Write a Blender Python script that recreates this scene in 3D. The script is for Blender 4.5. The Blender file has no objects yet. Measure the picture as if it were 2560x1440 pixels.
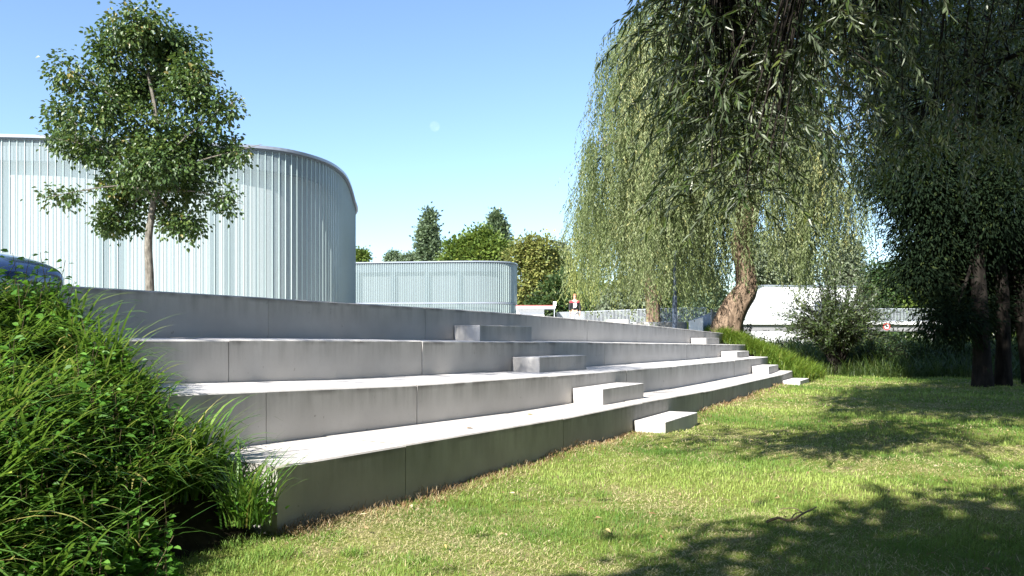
import bpy, bmesh, math
import numpy as np
from mathutils import Vector

# ------------------------------------------------------------------ camera, sky, sun, exposure
SC = bpy.context.scene
COL = SC.collection
EYE = 1.45            # eye height over the lawn
F, CX, HZ = 2000.0, 1280.0, 845.0   # focal length and horizon in photograph pixels

cam_d = bpy.data.cameras.new("camera")
cam = bpy.data.objects.new("camera", cam_d)
COL.objects.link(cam)
cam.location = (0, 0, EYE)
cam.rotation_euler = (math.radians(90), 0, 0)
cam_d.sensor_width = 36.0
cam_d.lens = 36.0 * F / 2560.0
cam_d.shift_y = (HZ - 720.0) / 2560.0
cam_d.clip_end = 20000
cam_d.clip_start = 0.05
SC.camera = cam

SUN_AZ = 33.0         # travel direction of the light, degrees clockwise from +Y
SUN_EL = 38.0
W = bpy.data.worlds.new("World")
SC.world = W
W.use_nodes = True
wn = W.node_tree
bg = wn.nodes["Background"]
sky = wn.nodes.new("ShaderNodeTexSky")
sky.sky_type = 'NISHITA'
sky.sun_disc = False
sky.sun_elevation = math.radians(SUN_EL)
sky.sun_rotation = math.radians(180.0 + SUN_AZ)
sky.air_density = 1.0
sky.dust_density = 0.45
sky.ozone_density = 1.2
tint = wn.nodes.new("ShaderNodeMix"); tint.data_type = 'RGBA'; tint.blend_type = 'MULTIPLY'
tint.inputs[0].default_value = 1.0
tint.inputs[7].default_value = (0.86, 0.945, 1.04, 1)       # the camera's cool white balance
wn.links.new(sky.outputs[0], tint.inputs[6])
wn.links.new(tint.outputs[2], bg.inputs[0])
bg.inputs[1].default_value = 0.084

sun_d = bpy.data.lights.new("sun", 'SUN')
sun_d.energy = 5.0
sun_d.angle = math.radians(0.53)
sun_d.color = (1.0, 0.955, 0.88)
sun = bpy.data.objects.new("sun", sun_d)
COL.objects.link(sun)
az, el = math.radians(SUN_AZ), math.radians(SUN_EL)
SUN_DIR = Vector((math.sin(az) * math.cos(el), math.cos(az) * math.cos(el), -math.sin(el)))
sun.rotation_euler = SUN_DIR.to_track_quat('-Z', 'Y').to_euler()
sun.location = (-20, -40, 40)

SC.view_settings.view_transform = 'Standard'
SC.view_settings.look = 'None'
SC.view_settings.gamma = 1.0
SC.view_settings.exposure = 1.6
SC.cycles.max_bounces = 6
SC.cycles.diffuse_bounces = 4
SC.cycles.glossy_bounces = 2
SC.cycles.transmission_bounces = 4
SC.cycles.transparent_max_bounces = 8
SC.cycles.sample_clamp_indirect = 6.0

RNG = np.random.default_rng(11)
A = lambda *a: np.array(a, float)


def P(x, y, d):
    """world point at depth d that the photograph shows at pixel x, y"""
    return np.array([(x - CX) / F * d, d, EYE + (HZ - y) / F * d])


# ------------------------------------------------------------------ object helpers
def link(o, parent=None):
    COL.objects.link(o)
    if parent is not None:
        o.parent = parent
        o.matrix_parent_inverse = parent.matrix_world.inverted()
    return o


def tag(o, label=None, cat=None, group=None, kind=None):
    if label: o["label"] = label
    if cat: o["category"] = cat
    if group: o["group"] = group
    if kind: o["kind"] = kind
    return o


def thing(name, loc, label, cat, group=None):
    o = bpy.data.objects.new(name, None)
    o.empty_display_size = 0.3
    o.location = loc
    COL.objects.link(o)
    bpy.context.view_layer.update()
    return tag(o, label, cat, group)


def raw_mesh(name, V, faces, rnd=None, smooth=False):
    """faces: list of (n,k) index arrays; rnd: list of per-face floats matching"""
    me = bpy.data.meshes.new(name)
    V = np.ascontiguousarray(V, dtype=np.float32)
    faces = [np.asarray(f, dtype=np.int32) for f in faces if len(f)]
    me.vertices.add(len(V))
    me.vertices.foreach_set("co", V.ravel())
    nl = sum(f.size for f in faces)
    npoly = sum(len(f) for f in faces)
    me.loops.add(nl)
    me.loops.foreach_set("vertex_index", np.concatenate([f.ravel() for f in faces]))
    me.polygons.add(npoly)
    tot = np.concatenate([np.full(len(f), f.shape[1], np.int32) for f in faces])
    st = np.concatenate([[0], np.cumsum(tot)[:-1]]).astype(np.int32)
    me.polygons.foreach_set("loop_start", st)
    me.polygons.foreach_set("loop_total", tot)
    me.polygons.foreach_set("use_smooth", np.full(npoly, bool(smooth)))
    me.update(calc_edges=True)
    if rnd is not None:
        at = me.attributes.new("rnd", 'FLOAT', 'FACE')
        at.data.foreach_set("value", np.ascontiguousarray(rnd, dtype=np.float32))
    me.validate()
    return me


class MB:
    """collects pieces of ONE mesh"""
    def __init__(s):
        s.V, s.F, s.R, s.n = [], {}, {}, 0

    def add(s, V, F, r=None):
        V = np.asarray(V, float).reshape(-1, 3)
        F = np.asarray(F, int)
        k = F.shape[1]
        s.V.append(V)
        s.F.setdefault(k, []).append(F + s.n)
        if r is None: r = np.full(len(F), 0.5)
        elif np.isscalar(r): r = np.full(len(F), r)
        s.R.setdefault(k, []).append(np.asarray(r, float))
        s.n += len(V)

    def box(s, c, size, rot=None):
        c = np.asarray(c, float); h = np.asarray(size, float) / 2
        v = np.array([[x, y, z] for x in (-1, 1) for y in (-1, 1) for z in (-1, 1)], float) * h
        if rot is not None:
            cs, sn = math.cos(rot), math.sin(rot)
            v = np.c_[v[:, 0] * cs - v[:, 1] * sn, v[:, 0] * sn + v[:, 1] * cs, v[:, 2]]
        f = [[0, 1, 3, 2], [4, 6, 7, 5], [0, 4, 5, 1], [2, 3, 7, 6], [0, 2, 6, 4], [1, 5, 7, 3]]
        s.add(v + c, f)

    def tube(s, pts, rad, sides=7, cap=True):
        pts = np.asarray(pts, float)
        n = len(pts)
        rad = np.broadcast_to(np.asarray(rad, float), (n,))
        t = np.gradient(pts, axis=0)
        t /= np.linalg.norm(t, axis=1, keepdims=True) + 1e-9
        up = np.where(np.abs(t[:, 2:3]) > 0.9, A(1, 0, 0), A(0, 0, 1))
        a = np.cross(t, up); a /= np.linalg.norm(a, axis=1, keepdims=True) + 1e-9
        for i in range(1, n):
            a[i] = a[i - 1] - t[i] * np.dot(a[i - 1], t[i])
            a[i] /= np.linalg.norm(a[i]) + 1e-9
        b = np.cross(t, a)
        th = np.linspace(0, 2 * math.pi, sides, endpoint=False)
        V = pts[:, None, :] + rad[:, None, None] * (np.cos(th)[None, :, None] * a[:, None, :] + np.sin(th)[None, :, None] * b[:, None, :])
        i = np.arange(n - 1)[:, None] * sides; j = np.arange(sides)[None, :]; j2 = (j + 1) % sides
        Fq = np.stack([i + j, i + j2, i + sides + j2, i + sides + j], -1).reshape(-1, 4)
        s.add(V.reshape(-1, 3), Fq)
        if cap and sides >= 3:
            s.add(V[0], [list(range(sides))[::-1]])
            s.add(V[-1], [list(range(sides))])

    def lathe(s, prof, c=(0, 0, 0), n=24):
        prof = np.asarray(prof, float)
        th = np.linspace(0, 2 * math.pi, n, endpoint=False)
        V = np.stack([prof[:, 0][:, None] * np.cos(th), prof[:, 0][:, None] * np.sin(th), np.repeat(prof[:, 1][:, None], n, 1)], -1) + np.asarray(c, float)
        i = np.arange(len(prof) - 1)[:, None] * n; j = np.arange(n)[None, :]; j2 = (j + 1) % n
        s.add(V.reshape(-1, 3), np.stack([i + j, i + j2, i + n + j2, i + n + j], -1).reshape(-1, 4))

    def prism(s, outline, z0, z1):
        o = np.asarray(outline, float); n = len(o)
        V = np.concatenate([np.c_[o, np.full(n, z0)], np.c_[o, np.full(n, z1)]])
        s.add(V, [[i, (i + 1) % n, n + (i + 1) % n, n + i] for i in range(n)])
        s.n -= 0
        s.add(V[:n][::-1], [list(range(n))])
        s.add(V[n:], [list(range(n))])

    def build(s, name, mat, parent=None, smooth=False, weld=False, bevel=0):
        ks = list(s.F)
        F = [np.concatenate(s.F[k]) for k in ks]
        R = np.concatenate([np.concatenate(s.R[k]) for k in ks])
        me = raw_mesh(name, np.concatenate(s.V), F, R, smooth)
        if weld or bevel:
            bm = bmesh.new(); bm.from_mesh(me)
            bmesh.ops.remove_doubles(bm, verts=bm.verts, dist=1e-4)
            bmesh.ops.recalc_face_normals(bm, faces=bm.faces)
            if bevel:
                es = [e for e in bm.edges if len(e.link_faces) == 2 and e.calc_face_angle(0) > 0.6]
                bmesh.ops.bevel(bm, geom=es, offset=bevel, segments=2, affect='EDGES', profile=0.6)
            bm.to_mesh(me); bm.free()
        if mat: me.materials.append(mat)
        return link(bpy.data.objects.new(name, me), parent)


def spline(pts, n):
    """Catmull-Rom through pts, n samples"""
    p = np.asarray(pts, float)
    q = np.concatenate([[2 * p[0] - p[1]], p, [2 * p[-1] - p[-2]]])
    seg = np.concatenate([[0], np.cumsum(np.linalg.norm(np.diff(p, axis=0), axis=1))])
    u = np.linspace(0, seg[-1], n)
    k = np.clip(np.searchsorted(seg, u, 'right') - 1, 0, len(p) - 2)
    t = ((u - seg[k]) / (seg[k + 1] - seg[k]))[:, None]
    p0, p1, p2, p3 = q[k], q[k + 1], q[k + 2], q[k + 3]
    return 0.5 * (2 * p1 + (p2 - p0) * t + (2 * p0 - 5 * p1 + 4 * p2 - p3) * t ** 2 + (3 * p1 - p0 - 3 * p2 + p3) * t ** 3)


def unit(v):
    return v / (np.linalg.norm(v, axis=-1, keepdims=True) + 1e-9)


def rand_dirs(n):
    return unit(RNG.normal(size=(n, 3)))


# ------------------------------------------------------------------ materials
def new_mat(name):
    m = bpy.data.materials.new(name)
    m.use_nodes = True
    nt = m.node_tree
    return m, nt, nt.nodes["Principled BSDF"]


def ramp(nt, stops, inp=None):
    r = nt.nodes.new("ShaderNodeValToRGB")
    e = r.color_ramp.elements
    while len(e) < len(stops): e.new(0.5)
    for k, (p, c) in enumerate(stops):
        e[k].position = p
        e[k].color = (*c, 1) if len(c) == 3 else c
    if inp is not None: nt.links.new(inp, r.inputs[0])
    return r


def noise(nt, scale, detail=4, rough=0.55, vec=None, stretch=None):
    n = nt.nodes.new("ShaderNodeTexNoise")
    n.inputs["Scale"].default_value = scale
    n.inputs["Detail"].default_value = detail
    n.inputs["Roughness"].default_value = rough
    if vec is None:
        g = nt.nodes.new("ShaderNodeNewGeometry"); vec = g.outputs["Position"]
    if stretch is not None:
        mp = nt.nodes.new("ShaderNodeMapping"); mp.inputs["Scale"].default_value = stretch
        nt.links.new(vec, mp.inputs[0]); vec = mp.outputs[0]
    nt.links.new(vec, n.inputs["Vector"])
    return n


def mixc(nt, a, b, fac, mode='MIX'):
    m = nt.nodes.new("ShaderNodeMix"); m.data_type = 'RGBA'; m.blend_type = mode
    for sock, v in ((m.inputs[0], fac), (m.inputs[6], a), (m.inputs[7], b)):
        if hasattr(v, "is_linked"): nt.links.new(v, sock)
        elif isinstance(v, (int, float)): sock.default_value = v
        else: sock.default_value = (*v, 1)
    return m.outputs[2]


def mathn(nt, op, a, b=None, c=None, clamp=False):
    m = nt.nodes.new("ShaderNodeMath"); m.operation = op; m.use_clamp = clamp
    for k, v in enumerate((a, b, c)):
        if v is None: continue
        if hasattr(v, "is_linked"): nt.links.new(v, m.inputs[k])
        else: m.inputs[k].default_value = v
    return m.outputs[0]


def bump(nt, bsdf, h, strength=0.3, dist=0.02):
    b = nt.nodes.new("ShaderNodeBump")
    b.inputs["Strength"].default_value = strength
    b.inputs["Distance"].default_value = dist
    nt.links.new(h, b.inputs["Height"]); nt.links.new(b.outputs[0], bsdf.inputs["Normal"])


def plain(name, col, rough=0.6, metal=0.0, spec=0.5, var=0.12, scale=6.0):
    m, nt, b = new_mat(name)
    n = noise(nt, scale, 5)
    c = np.array(col)
    r = ramp(nt, [(0.3, tuple(c * (1 - var))), (0.7, tuple(np.minimum(c * (1 + var), 1)))], n.outputs[0])
    nt.links.new(r.outputs[0], b.inputs["Base Color"])
    b.inputs["Roughness"].default_value = rough
    b.inputs["Metallic"].default_value = metal
    b.inputs["Specular IOR Level"].default_value = spec
    return m


def leafmat(name, stops, trans=(0.25, 0.35, 0.05), tf=0.3, rough=0.5, spec=0.35, back=None):
    m, nt, b = new_mat(name)
    at = nt.nodes.new("ShaderNodeAttribute"); at.attribute_name = "rnd"
    r = ramp(nt, stops, at.outputs["Fac"])
    colr = r.outputs[0]
    if back is not None:
        g = nt.nodes.new("ShaderNodeNewGeometry")
        colr = mixc(nt, colr, back, g.outputs["Backfacing"])
    nt.links.new(colr, b.inputs["Base Color"])
    b.inputs["Roughness"].default_value = rough
    b.inputs["Specular IOR Level"].default_value = spec
    t = nt.nodes.new("ShaderNodeBsdfTranslucent")
    tc = mixc(nt, r.outputs[0], trans, 0.6)
    nt.links.new(tc, t.inputs[0])
    mx = nt.nodes.new("ShaderNodeMixShader"); mx.inputs[0].default_value = tf
    nt.links.new(b.outputs[0], mx.inputs[1]); nt.links.new(t.outputs[0], mx.inputs[2])
    nt.links.new(mx.outputs[0], nt.nodes["Material Output"].inputs[0])
    return m


def concrete_mat(name, base, stain=1.0, riser_shade=0.0):
    m, nt, b = new_mat(name)
    g = nt.nodes.new("ShaderNodeNewGeometry"); pos = g.outputs["Position"]
    n1 = noise(nt, 1.3, 6, 0.6, pos)
    n2 = noise(nt, 55, 4, 0.7, pos)
    n3 = noise(nt, 5.0, 5, 0.65, pos, (1, 1, 0.12))      # drip streaks
    bc = np.array(base)
    c = ramp(nt, [(0.25, tuple(bc * 0.86)), (0.75, tuple(bc * 1.1))], n1.outputs[0]).outputs[0]
    c = mixc(nt, c, tuple(bc * 0.72), mathn(nt, 'MULTIPLY', ramp(nt, [(0.58, (0, 0, 0)), (0.72, (1, 1, 1))], n2.outputs[0]).outputs[0], 0.45))
    at = nt.nodes.new("ShaderNodeAttribute"); at.attribute_name = "drop"
    sx = nt.nodes.new("ShaderNodeSeparateXYZ"); nt.links.new(g.outputs["Normal"], sx.inputs[0])
    side = mathn(nt, 'SUBTRACT', 1.0, mathn(nt, 'ABSOLUTE', sx.outputs[2]), clamp=True)
    edge = mathn(nt, 'SUBTRACT', 1.0, mathn(nt, 'DIVIDE', at.outputs["Fac"], 0.07), clamp=True)
    run = mathn(nt, 'SUBTRACT', 1.0, mathn(nt, 'DIVIDE', at.outputs["Fac"], 0.32), clamp=True)
    st = ramp(nt, [(0.42, (0, 0, 0)), (0.72, (1, 1, 1))], n3.outputs[0]).outputs[0]
    blot = ramp(nt, [(0.44, (0, 0, 0)), (0.62, (1, 1, 1))], noise(nt, 2.1, 5, 0.6, pos).outputs[0]).outputs[0]
    f1 = mathn(nt, 'MULTIPLY', mathn(nt, 'MULTIPLY', edge, blot), side)
    f2 = mathn(nt, 'MULTIPLY', mathn(nt, 'MULTIPLY', run, st), side)
    c = mixc(nt, c, (0.07, 0.062, 0.055), mathn(nt, 'MULTIPLY', f1, 0.75 * stain))
    c = mixc(nt, c, (0.13, 0.115, 0.105), mathn(nt, 'MULTIPLY', f2, 0.5 * stain))
    # small dark spots of lichen and litter on the treads
    n5 = noise(nt, 16, 3, 0.5, pos)
    sp = ramp(nt, [(0.69, (0, 0, 0)), (0.74, (1, 1, 1))], n5.outputs[0]).outputs[0]
    c = mixc(nt, c, (0.16, 0.14, 0.11), mathn(nt, 'MULTIPLY', mathn(nt, 'MULTIPLY', sp, blot), 0.55))
    if riser_shade:  # uneven dark green tint on upright faces: shade and lawn bounce painted in
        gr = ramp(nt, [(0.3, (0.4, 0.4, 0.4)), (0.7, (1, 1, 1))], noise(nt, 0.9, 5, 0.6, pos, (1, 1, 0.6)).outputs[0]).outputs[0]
        c = mixc(nt, c, (0.115, 0.125, 0.10), mathn(nt, 'MULTIPLY', mathn(nt, 'MULTIPLY', gr, side), riser_shade))
    nt.links.new(c, b.inputs["Base Color"])
    b.inputs["Roughness"].default_value = 0.85
    b.inputs["Specular IOR Level"].default_value = 0.25
    bump(nt, b, n2.outputs[0], 0.12, 0.01)
    return m


def bark_mat(name, c1, c2, scale=9.0):
    m, nt, b = new_mat(name)
    n = noise(nt, scale, 7, 0.7, None, (1, 1, 0.16))
    w = noise(nt, scale * 0.35, 4, 0.6)
    h = mathn(nt, 'ADD', n.outputs[0], mathn(nt, 'MULTIPLY', w.outputs[0], 0.5))
    r = ramp(nt, [(0.55, c1), (0.9, c2)], h)
    nt.links.new(r.outputs[0], b.inputs["Base Color"])
    b.inputs["Roughness"].default_value = 0.95
    b.inputs["Specular IOR Level"].default_value = 0.1
    bump(nt, b, h, 0.9, 0.06)
    return m


M = {}
M['concrete'] = concrete_mat("pale_concrete", (0.53, 0.515, 0.50), 1.1)
M['concrete_low'] = concrete_mat("weathered_shaded_concrete", (0.49, 0.465, 0.44), 1.3, 0.6)  # lowest step: drip stains, plus its riser's shade mixed into the colour
M['concrete_white'] = concrete_mat("white_concrete", (0.66, 0.64, 0.61), 0.5)
M['white_paint'] = plain("white_render", (0.82, 0.83, 0.84), 0.7, var=0.04)
M['white_metal'] = plain("pale_metal", (0.40, 0.43, 0.47), 0.4, 0.2)
M['grey_metal'] = plain("grey_metal", (0.28, 0.31, 0.36), 0.45, 0.4)
M['post_metal'] = plain("blue_grey_metal", (0.05, 0.068, 0.10), 0.45, 0.2)
M['girder'] = plain("girder_grey", (0.20, 0.20, 0.21), 0.7)
M['panel_blue'] = plain("blue_grey_panel", (0.20, 0.26, 0.37), 0.5)
M['dark'] = plain("dark_void", (0.02, 0.022, 0.025), 0.8)
M['red_paint'] = plain("red_paint", (0.62, 0.05, 0.05), 0.5)
M['black_paint'] = plain("black_paint", (0.03, 0.03, 0.03), 0.5)
M['bark_willow'] = bark_mat("willow_bark", (0.035, 0.023, 0.016), (0.24, 0.175, 0.125), 11)
M['bark_grey'] = bark_mat("grey_bark", (0.06, 0.055, 0.045), (0.24, 0.22, 0.185), 22)
M['bark_dark'] = bark_mat("dark_bark", (0.008, 0.007, 0.006), (0.034, 0.029, 0.025), 9)
M['twig'] = plain("twig_brown", (0.10, 0.075, 0.04), 0.8)
M['lf_young'] = leafmat("young_tree_leaf", [(0, (0.03, 0.062, 0.018)), (0.55, (0.066, 0.115, 0.03)), (0.88, (0.12, 0.16, 0.04)), (1, (0.19, 0.16, 0.045))], (0.16, 0.24, 0.03), 0.22, 0.42, 0.4)
M['lf_weep'] = leafmat("weeping_willow_leaf", [(0, (0.085, 0.115, 0.04)), (0.5, (0.14, 0.172, 0.072)), (0.88, (0.225, 0.25, 0.125)), (1, (0.30, 0.29, 0.11))], (0.26, 0.33, 0.10), 0.30, 0.5, 0.3)
M['lf_weep_y'] = leafmat("yellow_willow_leaf", [(0, (0.10, 0.14, 0.04)), (0.5, (0.18, 0.21, 0.065)), (1, (0.28, 0.29, 0.10))], (0.34, 0.42, 0.06), 0.32, 0.5, 0.3)
M['lf_willow'] = leafmat("silver_willow_leaf", [(0, (0.02, 0.042, 0.012)), (0.6, (0.052, 0.082, 0.02)), (1, (0.12, 0.14, 0.035))], (0.17, 0.22, 0.03), 0.24, 0.38, 0.45, (0.10, 0.125, 0.075))
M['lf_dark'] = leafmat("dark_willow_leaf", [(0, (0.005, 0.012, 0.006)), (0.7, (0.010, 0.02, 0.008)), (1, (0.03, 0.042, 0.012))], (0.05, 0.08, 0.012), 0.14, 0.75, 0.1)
M['lf_poplar'] = leafmat("poplar_leaf", [(0, (0.08, 0.12, 0.07)), (0.6, (0.14, 0.19, 0.11)), (1, (0.21, 0.26, 0.14))], (0.16, 0.24, 0.05), 0.22, 0.45, 0.4)
M['lf_round'] = leafmat("lime_leaf", [(0, (0.05, 0.095, 0.018)), (0.6, (0.105, 0.155, 0.028)), (1, (0.19, 0.22, 0.045))], (0.26, 0.34, 0.05), 0.25, 0.5, 0.3)
M['lf_yellow'] = leafmat("yellowing_leaf", [(0, (0.09, 0.125, 0.03)), (0.5, (0.19, 0.21, 0.06)), (1, (0.34, 0.30, 0.10))], (0.38, 0.38, 0.08), 0.28, 0.5, 0.3)
M['lf_hedge'] = leafmat("hedge_leaf", [(0, (0.02, 0.045, 0.014)), (0.6, (0.04, 0.075, 0.02)), (1, (0.11, 0.14, 0.04))], (0.14, 0.2, 0.03), 0.2, 0.5, 0.35)
M['lf_silver'] = leafmat("grey_willow_leaf", [(0, (0.10, 0.13, 0.08)), (0.6, (0.17, 0.20, 0.13)), (1, (0.25, 0.28, 0.19))], (0.25, 0.3, 0.14), 0.25, 0.5, 0.3)
M['lf_herb'] = leafmat("broad_herb_leaf", [(0, (0.04, 0.11, 0.012)), (0.5, (0.062, 0.16, 0.02)), (0.9, (0.115, 0.25, 0.032)), (1, (0.24, 0.30, 0.05))], (0.20, 0.42, 0.03), 0.34, 0.5, 0.22)
M['blade'] = leafmat("sedge_blade", [(0, (0.022, 0.065, 0.010)), (0.5, (0.062, 0.145, 0.022)), (0.9, (0.15, 0.25, 0.042)), (1, (0.36, 0.32, 0.10))], (0.26, 0.42, 0.05), 0.34, 0.34, 0.6)
M['blade_bright'] = leafmat("bright_sedge_blade", [(0, (0.06, 0.12, 0.016)), (0.6, (0.125, 0.20, 0.026)), (1, (0.27, 0.28, 0.06))], (0.28, 0.38, 0.04), 0.36, 0.45, 0.35)
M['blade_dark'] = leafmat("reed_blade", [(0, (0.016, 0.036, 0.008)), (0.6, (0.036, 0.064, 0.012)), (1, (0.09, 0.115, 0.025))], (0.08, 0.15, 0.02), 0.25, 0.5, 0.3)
M['lawn_blade'] = leafmat("lawn_blade", [(0, (0.065, 0.145, 0.022)), (0.4, (0.145, 0.24, 0.042)), (0.72, (0.29, 0.37, 0.09)), (0.78, (0.44, 0.38, 0.19)), (1, (0.58, 0.50, 0.30))], (0.30, 0.36, 0.06), 0.3, 0.55, 0.25)
M['dead_leaf'] = leafmat("fallen_leaf_brown", [(0, (0.16, 0.09, 0.04)), (0.5, (0.30, 0.22, 0.12)), (0.8, (0.46, 0.40, 0.29)), (1, (0.55, 0.42, 0.06))], (0.3, 0.2, 0.08), 0.15, 0.7, 0.2)


def lawn_mat():
    m, nt, b = new_mat("mown_lawn")
    g = nt.nodes.new("ShaderNodeNewGeometry"); pos = g.outputs["Position"]
    a = noise(nt, 0.7, 6, 0.62, pos)
    f = noise(nt, 24, 5, 0.7, pos)
    s = noise(nt, 3.2, 5, 0.65, pos)
    c = ramp(nt, [(0.32, (0.085, 0.12, 0.022)), (0.5, (0.14, 0.17, 0.035)), (0.66, (0.215, 0.205, 0.075))], a.outputs[0]).outputs[0]
    c = mixc(nt, c, (0.25, 0.205, 0.11), mathn(nt, 'MULTIPLY', ramp(nt, [(0.5, (0, 0, 0)), (0.68, (1, 1, 1))], s.outputs[0]).outputs[0], 0.75))
    c = mixc(nt, c, (0.07, 0.07, 0.025), mathn(nt, 'MULTIPLY', ramp(nt, [(0.5, (0, 0, 0)), (0.62, (1, 1, 1))], f.outputs[0]).outputs[0], 0.6))
    nt.links.new(c, b.inputs["Base Color"])
    b.inputs["Roughness"].default_value = 0.95
    b.inputs["Specular IOR Level"].default_value = 0.1
    bump(nt, b, f.outputs[0], 0.8, 0.03)
    return m


M['lawn'] = lawn_mat()
M['soil'] = plain("leafy_soil", (0.024, 0.02, 0.012), 0.95, spec=0.1, var=0.4, scale=14)
M['paving'] = plain("pale_paving", (0.36, 0.35, 0.33), 0.85, spec=0.2, var=0.1, scale=2)

# ------------------------------------------------------------------ the ground
TG = A(math.sin(math.radians(28.2)), math.cos(math.radians(28.2)), 0)   # along the terraces
UP = A(-TG[1], TG[0], 0)                                                # uphill, across the terraces
C0 = A(-1.75, 5.94, 0)                                                  # near corner of the lowest terrace


def ground_z(x, y):
    x = np.asarray(x, float); y = np.asarray(y, float)
    z = 0.035 * np.sin(x * 0.9 + 1.3) * np.sin(y * 0.55 + 0.4) + 0.02 * np.sin(x * 2.3 + y * 1.7) + 0.012 * np.sin(x * 4.1 - y * 3.3 + 1)
    near = np.exp(-((x - 2) ** 2 + (y - 10) ** 2) / 900.0)
    return z * near - 0.07 * np.exp(-((x - 4) ** 2 + (y - 14) ** 2) / 60.0)


def grid_sheet(name, xs, ys, zf, mat, **kw):
    X, Y = np.meshgrid(xs, ys)
    V = np.c_[X.ravel(), Y.ravel(), zf(X.ravel(), Y.ravel())]
    nx, ny = len(xs), len(ys)
    i = np.arange(ny - 1)[:, None] * nx; j = np.arange(nx - 1)[None, :]
    Fq = np.stack([i + j, i + j + 1, i + nx + j + 1, i + nx + j], -1).reshape(-1, 4)
    me = raw_mesh(name, V, [Fq], None, True)
    me.materials.append(mat)
    return tag(link(bpy.data.objects.new(name, me)), **kw)


fine = np.arange(-12, 24, 0.25)
xs = np.concatenate([[-6000, -1500, -400, -120, -50, -25], fine, [26, 32, 45, 70, 130, 400, 1500, 6000]])
ys = np.concatenate([[-400, -120, -50, -20], np.arange(-8, 38, 0.25), [40, 46, 55, 70, 110, 200, 500, 1500, 6000, 9000]])
grid_sheet("lawn", xs, ys, ground_z, M['lawn'], label="mown sunlit lawn with straw patches and tree shade", kind='structure')

# ------------------------------------------------------------------ concrete terraces
# per terrace: two ends of the front edge, bulge towards the lawn, image x of the joints, height of the top edge by distance
TIERS = [
    dict(P0=(-1.75, 5.94), P1=(9.4, 26.8), b=0.0, j=[1013, 1408, 1605, 1759, 1844, 1905, 1953], w=1.5,
         z=([5, 7.4, 10.5, 13, 17, 20, 25, 27], [.52, .465, .40, .385, .325, .315, .31, .36]),
         label="lowest concrete terrace step, standing directly on the lawn"),
    dict(P0=(-2.75, 6.25), P1=(9.0, 28.1), b=0.16, j=[665, 1042, 1370, 1566, 1691, 1773, 1836, 1884], w=1.5,
         z=([5, 6.4, 9.3, 12.4, 18.4, 28.1], [1.01, 1.0, .906, .873, .824, .79]),
         label="second concrete terrace step up from the lawn"),
    dict(P0=(-3.75, 7.0), P1=(8.7, 29.7), b=0.18, j=[572, 1055, 1335, 1512, 1631, 1717, 1780, 1828], w=1.5,
         z=([6, 8.55, 11.65, 14.75, 17.7, 22, 29.7], [1.445, 1.43, 1.405, 1.38, 1.35, 1.29, 1.2]),
         label="third concrete terrace step, just below the top parapet"),
    dict(P0=(-4.75, 7.25), P1=(8.3, 31.4), b=0.18, j=[-150, 140, 670, 1063, 1307, 1468, 1590, 1670, 1738], w=0.45,
         z=([6, 7.6, 10.2, 13.3, 16.4, 19.2, 24, 31.4], [1.965, 1.963, 1.958, 1.95, 1.926, 1.88, 1.79, 1.638]),
         label="long concrete parapet forming the top edge of the terrace"),
]
for T in TIERS:
    s = np.linspace(-0.05, 1.0, 2101)
    p0, p1 = np.array(T['P0']), np.array(T['P1'])
    dirv = (p1 - p0) / np.linalg.norm(p1 - p0)
    nrm = np.array([dirv[1], -dirv[0]])
    T['nrm'] = nrm
    s0 = -0.3 if T is TIERS[3] else 0.0
    s = np.linspace(s0, 1.0, 2001)
    T['c'] = p0 + (p1 - p0) * s[:, None] + nrm * (T['b'] * 4 * np.clip(s, 0, 1) * (1 - s))[:, None]
    T['ix'] = CX + F * T['c'][:, 0] / np.maximum(T['c'][:, 1], 0.3)


def tier_xy(T, ix):
    """plan point of terrace front where the photograph shows image column ix"""
    return np.array([np.interp(ix, T['ix'], T['c'][:, 0]), np.interp(ix, T['ix'], T['c'][:, 1])])


def tier_z(T, d):
    return np.interp(d, *T['z'])


def loft(sections, name, mat, parent, ztop, label=None):
    S = np.array(sections); n, k, _ = S.shape
    mb = MB()
    i = np.arange(n - 1)[:, None] * k; j = np.arange(k)[None, :]; j2 = (j + 1) % k
    mb.add(S.reshape(-1, 3), np.stack([i + j, i + j2, i + k + j2, i + k + j], -1).reshape(-1, 4))
    mb.add(S[0], [list(range(k))]); mb.add(S[-1], [list(range(k))[::-1]])
    o = mb.build(name, mat, parent, weld=True)
    me = o.data
    co = np.empty(len(me.vertices) * 3, np.float32); me.vertices.foreach_get("co", co); co = co.reshape(-1, 3)
    at = me.attributes.new("drop", 'FLOAT', 'POINT')
    at.data.foreach_set("value", np.maximum(ztop(co) - co[:, 2], 0).astype(np.float32))
    return o


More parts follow.
